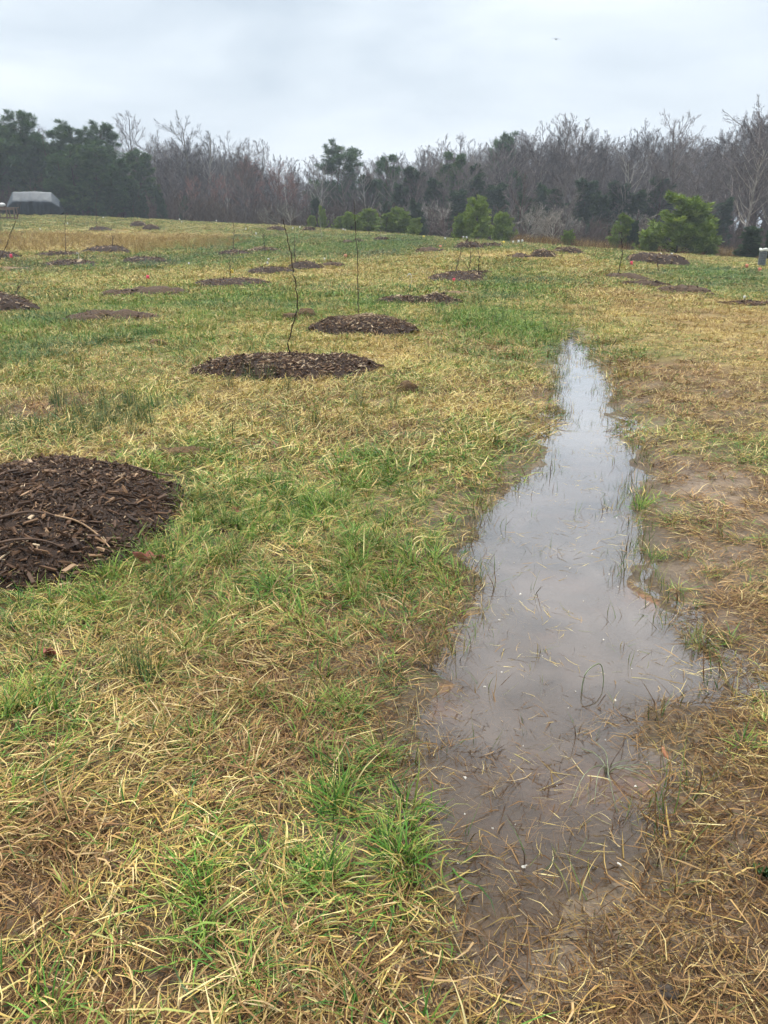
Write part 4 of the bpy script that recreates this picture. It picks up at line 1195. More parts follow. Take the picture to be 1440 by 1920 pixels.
# --- right woods: bare trunks in ranks
_r = random.Random(12)
for rank, (d0, n, dz) in enumerate(((80, 15, -.030), (88, 20, -.016), (98, 25, .000), (110, 25, .000), (124, 22, -.004))):
    for i in range(n):
        az = (-1 if rank > 1 else 3) + (i + _r.random()) * (34 if rank > 1 else 30) / n
        T(_r.choice(['tall', 'tall', 'vase']), az, d0 + _r.uniform(-4, 4), skyline(az) + dz + _r.uniform(-.016, .006),
          'bare grey-brown tree, %s of the right woods, %s' % (('front rank', 'second rank', 'middle ranks', 'rear ranks', 'last rank')[rank], where(az)), 'bare trees of the right woods', _r.uniform(.9, 1.35), None, _r.choice([BARK_PALE, BARK_PALE, BARK, PINE_BARK]) if rank < 2 else None)
T('vase', az_of(1400), 82, top_of(228), 'tallest bare tree at the right edge of the woods', 'bare trees of the right woods')
T('vase', az_of(1250), 84, top_of(245), 'tall bare tree standing over the large young pine', 'bare trees of the right woods')
T('tall', az_of(1040), 96, top_of(230), 'highest bare tree of the right centre skyline', 'bare trees of the right woods')
for i, (az, d) in enumerate(((-9.5, 120), (-6.5, 122), (-3.5, 118), (-1, 122), (-12, 122), (-14, 120), (-17, 122), (-20, 124), (-24, 122), (-28, 120), (-31, 110), (-34, 104))):
    T('tall', az, d, skyline(az) - .012, 'bare grey tree far back in the left woods ' + where(az), 'bare trees far back in the left woods')
# --- young pines in front of the woods
for px, py, d, wd, lb in ((1272, 370, 53, 1.75, 'large bushy young pine, brightest green, at the right field edge'), (1218, 425, 54, 1.4, 'lower left shoulder pine beside the large bushy one'), (1325, 428, 54, 1.4, 'lower right pine behind the large bushy one'),
                          (1165, 403, 56, 1.1, 'narrow young pine left of the large bushy one'), (1070, 432, 55, 1.4, 'smallest young pine alone beyond the crest'), (893, 374, 58, 1.15, 'bright young pine with two tops right of centre'), (868, 398, 59, 1.1, 'shorter pine on the left of the two-topped young pine'),
                          (945, 398, 62, 1.2, 'dark young pine right of the two-topped one'), (660, 399, 66, 1.8, 'yellow-green young pine left of the straight sapling'), (690, 394, 67, 1.8, 'yellow-green young pine right of the straight sapling'),
                          (605, 388, 68, .7, 'thin young pine left of the centre group'), (750, 392, 66, 1.6, 'right hand young pine of the centre group'), (722, 400, 65, 1.8, 'dark young pine in the middle of the centre group'), (585, 405, 70, 1.3, 'low dark young pine at the left end of the centre group'), (636, 405, 68, 1.6, 'low young pine between the thin one and the yellow-green one'), (778, 408, 64, 1.3, 'low young pine at the right end of the centre group')):
    T('young', az_of(px), d, top_of(py), lb, 'young pines before the woods', wd)
for px, py, d, wd, lb in ((1412, 425, 52, 2.6, 'dark rounded cedar at the right field edge'), (1190, 415, 55, 1.3, 'dark cedar between narrow pine and large bushy pine'), (958, 405, 64, 1.3, 'dark cedar beyond the crest right of centre'), (1455, 430, 53, 1.4, 'dark cedar cut by the right edge')):
    T('cedar', az_of(px), d, top_of(py), lb, 'cedars at the field edge', wd)

# --- brush and the wood behind: masses nobody could count
def wood_mass():
    r = np.random.default_rng(77)
    prot = []
    for k in range(6):
        n = 9
        S = np.stack([r.normal(0, .8, n), r.normal(0, .8, n), np.full(n, -.05)], 1)
        P = sprout(S, unit(r.normal(0, .3, (n, 3)) * (1, 1, 0) + UP), r.uniform(1.4, 3.4, n), 4, .2, .12, r)
        Rr = np.full((n, 5), .024) * np.linspace(1, .5, 5)
        b1 = branch(P, Rr, 7, .15, 1, (20, 60), (.3, .6), r, .3, .12, 3, .6, .014)
        b2 = branch(*b1, 5, .2, 1, (20, 60), (.3, .7), r, .3, .12, 2, .6, .012)
        V, Q = merge([tubes(P, Rr, 3), tubes(*b1, 3), tubes(*b2, 3)])
        me = make_mesh('bush', V, Q); me.materials.append(BRUSH); prot.append(me)
    col = bpy.data.collections.new('brush_sources')
    for i, me in enumerate(prot): col.objects.link(bpy.data.objects.new('bush_%02d' % i, me))
    n = 1000
    az = np.radians(r.uniform(-34, 34, n)); azd = np.degrees(az)
    front = np.interp(azd, [-34, -16, -8, 0, 8, 34], [93, 91, 84, 75, 73, 71])
    d = front + r.random(n) ** 1.3 * 34
    x, y = d * np.sin(az), d * np.cos(az)
    s = r.uniform(.5, 1.1, n)
    scatter('brush', col, np.stack([x, y, ground_z(x, y)], 1), r.integers(0, 6, n), np.stack([np.zeros(n), np.zeros(n), r.random(n) * 6.28], 1), np.stack([s, s, s], 1), {}, 'tangled leafless brush at the foot of the woods')
    col = bpy.data.collections.new('wood_sources'); i = 0
    for k in ('tall', 'vase'):
        for tm, cm, bark, leaf, h0 in SRC[k]:
            e = bpy.data.collections.new('w'); 
            V = np.concatenate([np.array([v.co for v in tm.vertices]), np.array([v.co for v in cm.vertices])])
            qa = np.empty(len(tm.loops), np.int32); tm.loops.foreach_get('vertex_index', qa)
            qb = np.empty(len(cm.loops), np.int32); cm.loops.foreach_get('vertex_index', qb)
            me = make_mesh('wood', V / h0, np.concatenate([qa, qb + len(tm.vertices)]).reshape(-1, 4)); me.materials.append(TWIG)
            col.objects.link(bpy.data.objects.new('wood_%02d' % i, me)); i += 1
    n = 480
    az = np.radians(r.uniform(-36, 36, n)); azd = np.degrees(az)
    d = np.interp(azd, [-36, -16, -8, 0, 8, 36], [104, 102, 100, 96, 94, 92]) + r.random(n) * 52
    x, y = d * np.sin(az), d * np.cos(az)
    sk = np.interp(azd, _PB, _PT)
    hh = (1.6 + (sk - r.uniform(.012, .055, n)) * d - ground_z(x, y))
    w = hh * r.uniform(1.2, 1.9, n)
    scatter('far_woods', col, np.stack([x, y, ground_z(x, y)], 1), r.integers(0, i, n), np.stack([np.zeros(n), np.zeros(n), r.random(n) * 6.28], 1), np.stack([w, w, hh], 1), {}, 'grey bare woods massed behind the first trees')
BRUSH = bark_mat('brush_twigs', (.055, .042, .038), (.14, .11, .09))
wood_mass()
# ------------------------------------------------------------------ air: thin mist over the whole place
def haze():
    V = [(x, y, z) for z in (-4.0, 24.0) for x, y in ((-700, -700), (700, -700), (700, 700), (-700, 700))]
    F = np.array([[0, 3, 2, 1], [4, 5, 6, 7], [0, 1, 5, 4], [1, 2, 6, 5], [2, 3, 7, 6], [3, 0, 4, 7]])
    m = bpy.data.materials.new('mist'); m.use_nodes = True
    nt = m.node_tree; nt.nodes.clear()
    out = nt.nodes.new('ShaderNodeOutputMaterial'); pv = nt.nodes.new('ShaderNodeVolumePrincipled')
    pv.inputs['Color'].default_value = (.80, .88, 1.0, 1); pv.inputs['Density'].default_value = HAZE_DENSITY
    nt.links.new(pv.outputs[0], out.inputs['Volume'])
    o = link('haze', make_mesh('haze', V, F), m)
    tag(o, 'thin mist in the air', kind='stuff')
HAZE_DENSITY = 0.0012
haze()

# ------------------------------------------------------------------ small materials
def plain(name, col, rough=.6, spec=.4, trans=0.0, vary=.25, scale=30.0):
    t = NT(name)
    n = t.noise(scale, 3.0, .6, t.coords())
    lo = tuple(c * (1 - vary) for c in col); hi = tuple(min(1, c * (1 + vary)) for c in col)
    c = t.ramp(n, [(.3, lo), (.7, hi)])
    p = t.pbr(c, rough, spec)
    if trans:
        tl = t.n('BsdfTranslucent', Color=c); m = t.n('MixShader'); t.put(m.inputs[0], trans); t.put(m.inputs[1], p); t.put(m.inputs[2], tl.outputs[0]); p = m.outputs[0]
    return t.surf(p)
PINK = plain('pink_ribbon', (.85, .10, .18), .5, .4, .25, .15)
SALMON = plain('faded_salmon_flag', (.75, .30, .20), .6, .3, .25, .15)
YELLOW = plain('yellow_ribbon', (.80, .62, .07), .5, .4, .25, .15)
WHITE = plain('white_plastic', (.80, .80, .78), .5, .4, .2, .08)
WIRE = plain('rusty_wire', (.10, .085, .075), .5, .5)
STEEL = plain('galvanised_mesh', (.30, .33, .35), .45, .5, 0, .2, 60)
GREEN_TAPE = plain('green_tape', (.05, .20, .07), .5, .4)
STICK = plain('dead_stick', (.10, .062, .042), .75, .3, 0, .4, 20)
STICK_PALE = plain('peeled_stick', (.34, .22, .125), .7, .3, 0, .3, 20)
WOOD = plain('weathered_timber', (.17, .115, .09), .8, .3, 0, .35, 9)
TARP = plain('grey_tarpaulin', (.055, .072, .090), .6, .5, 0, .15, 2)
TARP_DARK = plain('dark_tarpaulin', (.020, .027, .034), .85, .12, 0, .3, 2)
LEAF_RED = plain('red_brown_leaf', (.26, .085, .055), .6, .4, .15, .3, 60)
STONE = plain('dark_stone', (.05, .042, .036), .8, .15, 0, .45, 60)
CLAY = plain('orange_clay', (.30, .13, .07), .75, .3, 0, .25, 40)
WEED = plain('weed_leaf', (.055, .12, .03), .5, .4, .2, .3, 60)
STEM_PALE = plain('wet_grass_stem', (.16, .19, .10), .35, .5, 0, .3, 60)
SCUM = plain('white_scum', (.60, .57, .51), .8, .1, 0, .1, 60)
SOD = plain('upturned_sod', (.105, .068, .036), .9, .2, 0, .5, 35)
CLOTH_WHITE = plain('pale_plastic_sheet', (.55, .57, .58), .5, .4, 0, .1, 6)

def tube_mesh(name, pts, r0, r1, n=6, origin=(0, 0, 0)):
    P = np.array(pts, float)[None] - np.array(origin)
    K = P.shape[1]
    V, Q = tubes(P, np.linspace(r0, r1, K)[None], n)
    caps = [np.arange(n)[None, ::-1], (np.arange(n) + (K - 1) * n)[None]]
    return make_mesh(name, V, [Q] + caps, True)
def smooth_path(pts, k=5):                                   # Catmull-Rom
    P = np.array(pts, float); Q = np.concatenate([[2 * P[0] - P[1]], P, [2 * P[-1] - P[-2]]])
    out = []
    for i in range(len(P) - 1):
        a, b, c, d = Q[i:i + 4]
        for t in np.linspace(0, 1, k, endpoint=False):
            out.append(.5 * ((2 * b) + (c - a) * t + (2 * a - 5 * b + 4 * c - d) * t ** 2 + (3 * b - 3 * c + d - a) * t ** 3))
    out.append(P[-1]); return np.array(out)
def gz1(x, y): return float(ground_z(np.array([x]), np.array([y]))[0])

# ------------------------------------------------------------------ planted saplings
SAP_TEXT = {'crooked': 'tall crooked bare sapling on the wide dark mulch mound', 'straight': 'tall straight dark sapling on the pale-centred mulch mound', 'leaning_edge': 'leaning dark sapling at the left edge by the pink ribbon',
 'right_tall': 'bare sapling at the left end of the dark soil row, right field', 'left_twig': 'short bent twig on the dark mulch at the left edge', 'young_a': 'thin sapling in the golden grass below the tarp', 'young_b': 'thin sapling on the small mulch heap under the twin pines',
 'young_c': 'short sapling on the mound below the golden grass', 'young_d': 'thin sapling on the front left mound of the far pair', 'young_e': 'thin sapling on the rear right mound of the far pair', 'young_f': 'thin sapling on the three-part mulch row', 'young_g': 'pale forked sapling on the crest before the thin pine',
 'young_h': 'left sapling of three on the pink ribbon mound', 'young_i': 'middle sapling of three on the pink ribbon mound', 'young_j': 'right sapling of three on the pink ribbon mound', 'young_k': 'thin stake-like sapling on the yellow ribbon mound', 'young_l': 'short sapling on the reddish heap before the large pine', 'young_m': 'thin pale sapling on the crest right of the straight sapling'}
for key, path in SAPLINGS.items():
    r = np.random.default_rng(sum(map(ord, key)))
    P = smooth_path(path, 6); b = P[0].copy()
    P[0, 2] = min(P[0, 2], gz1(b[0], b[1]) - .05)
    d = math.hypot(b[0], b[1]); big = key in ('crooked', 'straight', 'leaning_edge')
    P[1:-1] += r.normal(0, .006 if d < 20 else .01, P[1:-1].shape) * (1, 1, .3)
    root = thing('sapling', (b[0], b[1], gz1(b[0], b[1])), SAP_TEXT[key], 'sapling', 'planted saplings')
    rr = (.0085, .0048) if big and d < 20 else ((.016, .009) if big else ((.015, .008) if d < 30 else (.016, .009)))
    pale = key in ('young_g', 'young_m')
    org = (b[0], b[1], gz1(b[0], b[1]))
    link('stem', tube_mesh('stem', P, rr[0], rr[1], 6, org), BARK_PALE if pale else SAPLING_BARK, root)
    nt = 9 if big else 5
    for k in range(nt):                                      # spurs and buds
        t = .25 + .7 * (k + r.random()) / nt
        i = int(t * (len(P) - 2)); p = P[i]
        a = r.random() * 6.28; L = (r.uniform(.02, .05) if big and d < 20 else r.uniform(.10, .28)) * (1 if k % 3 else 2)
        dr = np.array([math.cos(a) * .7, math.sin(a) * .7, .75])
        Q = [p, p + dr * L * .5 + (0, 0, .02 * L), p + dr * L]
        link('twig', tube_mesh('twig', Q, rr[1] * .8, rr[1] * .35, 4, org), BARK_PALE if pale else SAPLING_BARK, root)

# ------------------------------------------------------------------ marker flags
FLAG_TEXT = ['pink flag above the low dug soil heap, left field', 'bright pink ribbon on the mound at the left edge', 'pink ribbon lying on the reddish chip mound', 'pink flag beside the reddish heap before the large pine', 'salmon flag left of the mesh shelters', 'salmon flag just below the mesh shelters', 'salmon flag behind the three-part mulch row', 'salmon flag beyond the crest near the smallest young pine', 'yellow ribbon on a stake at the chip mound', 'white bent ribbon stake with green tape, centre field', 'white curled ribbon on the wide chip mound, left field', 'white marker in the green band, left centre', 'white triangular flag at the right edge soil strip',
 'white marker left in the golden grass', 'white marker below the right end of the tarp', 'white marker under the twin pines', 'white marker on the far crest left of centre, rear', 'white marker on the far crest left of centre, front', 'white marker on the crest below the bare trees', 'white marker on the crest left of the crooked sapling', 'white marker in the green just left of the crooked sapling', 'white marker on the crest right of the crooked sapling', 'second white marker on the crest right of the crooked sapling', 'white marker, left of a close pair below the yellow-green pines', 'white marker, right of a close pair below the yellow-green pines', 'white marker alone on the crest before the two-topped pine', 'white marker, left of a close pair before the two-topped pine', 'white marker, right of a close pair before the two-topped pine', 'small yellow marker on the crest right of the two-topped pine', 'white marker, first of three on the right crest', 'white marker, second of three on the right crest', 'white marker, third of three on the right crest', 'white marker left before the large pine', 'white marker right before the large pine', 'white marker on the left mound of the mulch row', 'white marker above the right mound of the mulch row', 'salmon marker by the small dark soil heap, centre', 'small white marker behind the mulch row', 'tiny yellow marker on the crest at centre']
for i, (colr, x, y, h) in enumerate(FLAGS):
    r = np.random.default_rng(900 + i)
    d = math.hypot(x, y); z = gz1(x, y)
    for key in MOUNDS: 
        cx, cy, rx, ry, hh, kd = MOUNDS[key]
        if math.hypot((x - cx) / rx, (y - cy) / ry) < 1: z = max(z, mound_top(key, x, y) - .02)
    h = max(h, .16)
    mat = {'pink': PINK, 'salmon': SALMON, 'yellow': YELLOW}.get(colr, WHITE)
    root = thing('marker_flag', (x, y, z), FLAG_TEXT[i], 'marker flag', 'marker flags and ribbons', 0)
    bent = colr == 'white_bent'
    pts = smooth_path([(0, 0, -.06), (r.normal(0, .02), 0, h * .5), (r.normal(.02, .03), 0, h * .97)])
    link('wire', tube_mesh('wire', pts, .003 if d < 25 else .005, .003 if d < 25 else .005, 5), WIRE, root)
    if bent:
        w = .05 if d < 25 else .06
        c = smooth_path([(.00, 0, h * .35), (.05, .01, h * .7), (.03, 0, h), (-.03, 0, h * 1.04), (-.07, 0, h * .9)], 6)
    else:
        w = float(np.clip(.042 * d / 22, .045, .085)) * (1.6 if colr in ('pink', 'salmon', 'yellow') else 1)
        c = smooth_path([(0, 0, h * .92), (w * .6, .02, h * .98), (w * 1.2, -.01, h * .90)], 6)
    n = len(c); off = np.array([0, .006, -w * (1.5 if not bent else .8)])
    if i == 12: off = np.array([0, .006, -w * 1.9])
    taper = np.linspace(1, .25 if i == 12 else .9, n)[:, None]
    th = np.array([0, .0015, 0])
    ring = [c, c + off * taper, c + off * taper + th, c + th]
    V = np.stack(ring, 1).reshape(-1, 3)
    b = (np.arange(n - 1) * 4)[:, None]
    Q = np.concatenate([np.stack([b[:, 0] + a, b[:, 0] + (a + 1) % 4, b[:, 0] + 4 + (a + 1) % 4, b[:, 0] + 4 + a], 1) for a in range(4)])
    Q = np.concatenate([Q, [[0, 3, 2, 1]], [[4 * n - 4, 4 * n - 3, 4 * n - 2, 4 * n - 1]]])
    link('flag', make_mesh('flag', V, Q, True), mat, root)
    if i == 9: link('tape', tube_mesh('tape', [(0, 0, h * .08), (.015, 0, h * .3), (.03, 0, h * .5)], .012, .012, 6), GREEN_TAPE, root)
    root.rotation_euler[2] = r.uniform(-.5, .5)

# ------------------------------------------------------------------ covered trailer, left
def tarp():
    (x0, y0), (x1, y1) = SPOTS['tarp_l'], SPOTS['tarp_r']
    cx, cy = (x0 + x1) / 2 * .963 + .25, (y0 + y1) / 2 - 3.0
    L = math.hypot(x1 - x0, y1 - y0) * 1.02; rz = math.atan2(y1 - y0, x1 - x0)
    g = gz1(cx, cy) + .05
    root = thing('covered_trailer', (cx, cy, g), 'low trailer under a grey tarpaulin with dark draped sides', 'trailer', None, rz)
    H, W = 2.1, 2.2
    nu, nv = 61, 41
    U, Vv = np.meshgrid(np.linspace(0, 1, nu), np.linspace(-1, 1, nv), indexing='ij')
    # height of the ridge along the length: sloped ends, nearly flat top
    ridge = np.interp(U, [0, .04, .14, .5, .86, .96, 1], [.42, .60, .97, 1.0, .97, .74, .60])
    a = np.abs(Vv)
    # profile: v 0 ridge, .45 shoulder, 1 hem
    py = np.interp(a, [0, .12, .5, .62, 1], [0, .20, .86, .98, 1.06])
    pz = np.interp(a, [0, .12, .5, .62, 1], [1, .985, .62, .50, .06])
    x = (U - .5) * L + .02 * fbm(U * 8, Vv * 3, 1, 5)
    yy = np.sign(Vv) * py * W / 2 * np.interp(U, [0, .08, .92, 1], [.72, 1, 1, .8]) * (1 + .035 * fbm(U * 14, a * 4, 1, 6))
    zz = pz * ridge * H + .05 * fbm(U * 16 + a * 3, a * 3, 1, 7) * (a > .1) + .03 * fbm(U * 22, Vv * 9, 1, 8)
    drape = (a > .55) * .06 * np.sin(U * 60 + 3 * fbm(U * 6, a, 1, 9)); yy = yy + np.sign(Vv) * drape * a
    zz = np.maximum(zz, .05)
    P = np.stack([x, yy, zz], -1).reshape(-1, 3)
    i, j = np.meshgrid(np.arange(nu - 1), np.arange(nv - 1), indexing='ij')
    Q = np.stack([i * nv + j, (i + 1) * nv + j, (i + 1) * nv + j + 1, i * nv + j + 1], -1)
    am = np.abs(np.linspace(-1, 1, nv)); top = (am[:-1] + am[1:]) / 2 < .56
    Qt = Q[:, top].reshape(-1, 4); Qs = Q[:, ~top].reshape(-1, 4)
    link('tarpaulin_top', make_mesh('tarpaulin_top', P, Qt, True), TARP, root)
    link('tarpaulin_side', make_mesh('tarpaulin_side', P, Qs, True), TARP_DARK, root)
    for e in (0, nu - 1):                                     # end flaps
        ring = P.reshape(nu, nv, 3)[e]
        V = np.concatenate([ring, [[ring[0, 0] + (.25 if e else -.25), 0, .35]]])
        F = np.stack([np.arange(nv - 1), np.arange(1, nv), np.full(nv - 1, nv)], 1)
        link('end_flap', make_mesh('end_flap', V, F, True), TARP_DARK, root)
    for s in (-1, 1):
        for xx in (-.55, .55):
            a_ = np.linspace(0, 2 * math.pi, 18, endpoint=False)
            V = np.concatenate([np.stack([xx + .33 * np.cos(a_), np.full(18, s * .85 + k), .33 + .33 * np.sin(a_)], 1) for k in (-.1, .1)])
            k = np.arange(18); F = [np.stack([k, (k + 1) % 18, (k + 1) % 18 + 18, k + 18], 1), k[None, ::-1], k[None] + 18]
            link('wheel', make_mesh('wheel', V, F), TARP_DARK, root)
tarp()

def box_v(sx, sy, sz, c=(0, 0, 0), bev=.006):
    """box with chamfered vertical edges"""
    hx, hy = sx / 2, sy / 2; b = min(bev, hx * .4, hy * .4)
    o = [(-hx + b, -hy), (hx - b, -hy), (hx, -hy + b), (hx, hy - b), (hx - b, hy), (-hx + b, hy), (-hx, hy - b), (-hx, -hy + b)]
    V = np.array([(x, y, z) for z in (-sz / 2, sz / 2) for x, y in o]) + np.array(c)
    k = np.arange(8)
    return V, [np.stack([k, (k + 1) % 8, (k + 1) % 8 + 8, k + 8], 1), k[None, ::-1], k[None] + 8]
def work_table():
    x, y = SPOTS['table']; x -= .15; g = gz1(x, y)
    root = thing('timber_table', (x, y, g), 'rough timber table cut by the left edge before the tarp', 'table', None, .1)
    for k in range(4): link('plank', make_mesh('plank', *box_v(2.6, .20, .05, (-.1, -.33 + k * .22, .93 + .004 * (k % 2)))), WOOD, root)
    for sx in (-1.25, -.35, .45, 1.05):
        for sy in (-.34, .34): link('leg', make_mesh('leg', *box_v(.10, .10, .91, (sx, sy, .445))), WOOD, root)
    link('rail', make_mesh('rail', *box_v(2.5, .04, .16, (-.1, -.40, .80))), WOOD, root)
    link('rail', make_mesh('rail', *box_v(2.5, .04, .10, (-.1, -.40, .12))), WOOD, root)
    r = np.random.default_rng(3)
    th, ph = np.meshgrid(np.linspace(0, math.pi, 9), np.linspace(0, 2 * math.pi, 16, endpoint=False), indexing='ij')
    V = np.stack([.42 * np.sin(th) * np.cos(ph), .26 * np.sin(th) * np.sin(ph), .17 * np.cos(th)], -1)
    V *= (1 + .18 * fbm(V[..., 0] * 6, V[..., 2] * 9 + V[..., 1] * 5, 1, 3))[..., None]
    V = V.reshape(-1, 3)
    i, j = np.meshgrid(np.arange(8), np.arange(16), indexing='ij'); j2 = (j + 1) % 16
    F = np.stack([i * 16 + j, (i + 1) * 16 + j, (i + 1) * 16 + j2, i * 16 + j2], -1).reshape(-1, 4)
    b = link('plastic_bundle', make_mesh('plastic_bundle', V, F, True), CLOTH_WHITE, None, (x - .05, y, g + 1.12))
    tag(b, 'crumpled pale plastic bundle on the timber table', 'bundle')
work_table()

# ------------------------------------------------------------------ mesh shelters at the right edge
def shelter(key, lab, dx):
    x, y = SPOTS[key]; x += dx; g = gz1(x, y)
    root = thing('tree_shelter', (x, y, g), lab, 'tree shelter', 'mesh shelters at the right edge')
    n = 20; a = np.linspace(0, 2 * math.pi, n, endpoint=False)
    P = []
    for z in np.linspace(0, .62, 10):
        ring = np.stack([.15 * np.cos(np.append(a, a[:2])), .15 * np.sin(np.append(a, a[:2])), np.full(n + 2, z)], 1); P.append(ring)
    V1, Q1 = tubes(np.array(P), np.full((10, n + 2), .006), 4)
    st = np.stack([np.stack([np.full(8, .15 * math.cos(t)), np.full(8, .15 * math.sin(t)), np.linspace(-.03, .63, 8)], 1) for t in a])
    V2, Q2 = tubes(st, np.full((n, 8), .006), 4)
    link('wire_mesh', make_mesh('wire_mesh', *merge([(V1, Q1), (V2, Q2)])), STEEL, root)
    zz = np.linspace(.0, .60, 6); A, Z = np.meshgrid(a, zz)
    V = np.stack([.14 * np.cos(A), .14 * np.sin(A), Z], -1).reshape(-1, 3)
    i, j = np.meshgrid(np.arange(5), np.arange(n), indexing='ij'); j2 = (j + 1) % n
    F = np.stack([i * n + j, (i + 1) * n + j, (i + 1) * n + j2, i * n + j2], -1).reshape(-1, 4)
    link('liner', make_mesh('liner', V, F, True), TARP, root)
    t = np.linspace(0, 2 * math.pi, 25)
    roll = np.stack([.13 * np.cos(t), .13 * np.sin(t), .66 + .02 * np.sin(3 * t)], 1)[None]
    V, Q = tubes(roll, np.full((1, 25), .055), 8)
    link('rolled_top', make_mesh('rolled_top', V, Q, True), WHITE, root)
shelter('tube_a', 'left mesh tree shelter with white rolled top at the right edge', -.02)
shelter('tube_b', 'right mesh tree shelter with white rolled top cut by the edge', .26)

# ------------------------------------------------------------------ sods and lumps
def lump(name, x, y, sx, sy, sz, mat, label, cat, seed, z0=None, rough=.35, group=None):
    th, ph = np.meshgrid(np.linspace(0, math.pi, 13), np.linspace(0, 2 * math.pi, 22, endpoint=False), indexing='ij')
    V = np.stack([np.sin(th) * np.cos(ph), np.sin(th) * np.sin(ph), np.cos(th)], -1)
    k = 1 + rough * fbm(V[..., 0] * 2 + seed, V[..., 1] * 2 + V[..., 2] * 1.7, 1.0, seed, 4)
    V = (V * k[..., None] * (sx, sy, sz)).reshape(-1, 3)
    i, j = np.meshgrid(np.arange(12), np.arange(22), indexing='ij'); j2 = (j + 1) % 22
    F = np.stack([i * 22 + j, (i + 1) * 22 + j, (i + 1) * 22 + j2, i * 22 + j2], -1).reshape(-1, 4)
    o = link(name, make_mesh(name, V, F, True), mat, None, (x, y, (gz1(x, y) if z0 is None else z0) + sz * .35))
    return tag(o, label, cat, group)
def sod(key, sx, sy, sz, label, seed, hairs=70):
    x, y = SPOTS[key]
    o = lump('sod', x, y, sx, sy, sz, SOD, label, 'sod', seed, rough=.5, group='upturned sods on the turf')
    V, Q, at = blades(hairs, (.05, .13), (.003, .006), sx * .9, (-20, 70), (20, 140), 3, .7, sz, .8, 600 + seed)
    n = len(V)
    h = link('roots', make_mesh('roots', V - (0, 0, sz * .2), Q, True, dict(at, green=np.full(n, .12), brown=np.full(n, .8), lum=np.full(n, .8), blue=np.zeros(n))), GRASS_NEAR, o)
    h['kind'] = 'stuff'
sod('clod_a', .11, .09, .08, 'upturned brown sod with roots right of the crooked sapling mound', 1)
sod('clod_b', .17, .14, .13, 'larger dark sod behind the crooked sapling stem', 2)
sod('clod_c', .15, .12, .10, 'smaller dark sod left of the crooked sapling stem', 3)
sod('clod_d', .12, .10, .06, 'low dark sod in the yellow grass above the left rushes', 4)
sod('clod_e', .05, .04, .025, 'small dark crumb of soil in the centre foreground grass', 5, 30)
sod('clod_f', .20, .10, .05, 'flat dark sod right of the large near mulch mound', 6)
lump('stone', *SPOTS['stone'], .026, .022, .013, STONE, 'small dark stone in the straw at the bottom right', 'stone', 7)
lump('clay_lump', *SPOTS['clay'], .010, .038, .008, CLAY, 'orange clay lump at the right edge of the puddle', 'clay lump', 8, z0=WATER_Z - .004)

# ------------------------------------------------------------------ sticks and leaves on the near mulch
def stick(pts, r0, r1, mat, label):
    P = smooth_path(pts, 6); b = P[0]
    tag(link('stick', tube_mesh('stick', P, r0, r1, 7, b), mat, None, tuple(b)), label, 'stick', 'sticks on the near mulch')
def on_near(x, y, up): return (x, y, mound_top('near', x, y) + up)
stick([on_near(-2.2, 3.60, .02), on_near(-1.98, 3.68, .035), on_near(-1.8, 3.74, .03), on_near(-1.62, 3.76, .012)], .009, .005, STICK, 'long dark curved stick lying across the near mulch mound')
stick([on_near(-1.70, 3.75, .025), on_near(-1.58, 3.74, .03), on_near(-1.46, 3.69, .025), on_near(-1.37, 3.62, .012)], .006, .004, STICK_PALE, 'pale peeled stick at the middle of the near mulch mound')
stick([on_near(-2.0, 3.44, .015), on_near(-1.84, 3.48, .03), on_near(-1.68, 3.52, .03), on_near(-1.52, 3.52, .01)], .007, .004, STICK, 'thin brown stick along the front of the near mulch mound')
stick([on_near(-1.70, 4.98, .02), on_near(-1.52, 4.92, .04), on_near(-1.36, 4.90, .05)], .009, .006, STICK, 'short black stick poking from the back of the near mulch mound')
stick([on_near(-2.1, 3.36, .015), on_near(-1.95, 3.38, .03), on_near(-1.82, 3.46, .02)], .010, .007, STICK, 'stout dark stick at the lower left of the near mulch mound')
def leaf(key, size, label, tilt, rz, near=False, lobes=True):
    x, y = SPOTS[key]
    n = 20; t = np.linspace(0, 2 * math.pi, n, endpoint=False)
    rad = size * (1 + (.35 * np.sin(5 * t) if lobes else 0)) * (.7 + .3 * np.cos(t) ** 2)
    V = [(0, 0, .01 * size / .05)]
    for k, q in ((.5, .006), (1, .018)):
        V += [(rad[i] * k * math.cos(t[i]) * 1.3, rad[i] * k * math.sin(t[i]), q * math.sin(3 * t[i]) * size / .05 + .012 * k) for i in range(n)]
    V = np.array(V); V = np.concatenate([V, V - (0, 0, .0015)]); m = 1 + 2 * n
    k = np.arange(n); k2 = (k + 1) % n
    F3 = np.stack([np.zeros(n, int), 1 + k, 1 + k2], 1); F4 = np.stack([1 + k, 1 + n + k, 1 + n + k2, 1 + k2], 1)
    rim = np.stack([1 + n + k, m + 1 + n + k, m + 1 + n + k2, 1 + n + k2], 1)
    z = (mound_top('near', x, y) if near else gz1(x, y)) + .03
    o = link('leaf', make_mesh('leaf', V, [F3, F4, F3[:, ::-1] + m, F4[:, ::-1] + m, rim], True), LEAF_RED, None, (x, y, z))
    o.rotation_euler = (tilt, .3, rz); tag(o, label, 'leaf', 'fallen leaves')
leaf('leaf_a', .055, 'red-brown oak leaf at the front edge of the near mulch', 1.0, .4, True)
leaf('leaf_b', .03, 'small red leaf in the grass right of the near mulch', .7, 1.4)
leaf('leaf_c', .035, 'dark red leaf half hidden in the yellow grass, left foreground', .6, 2.4, False, False)

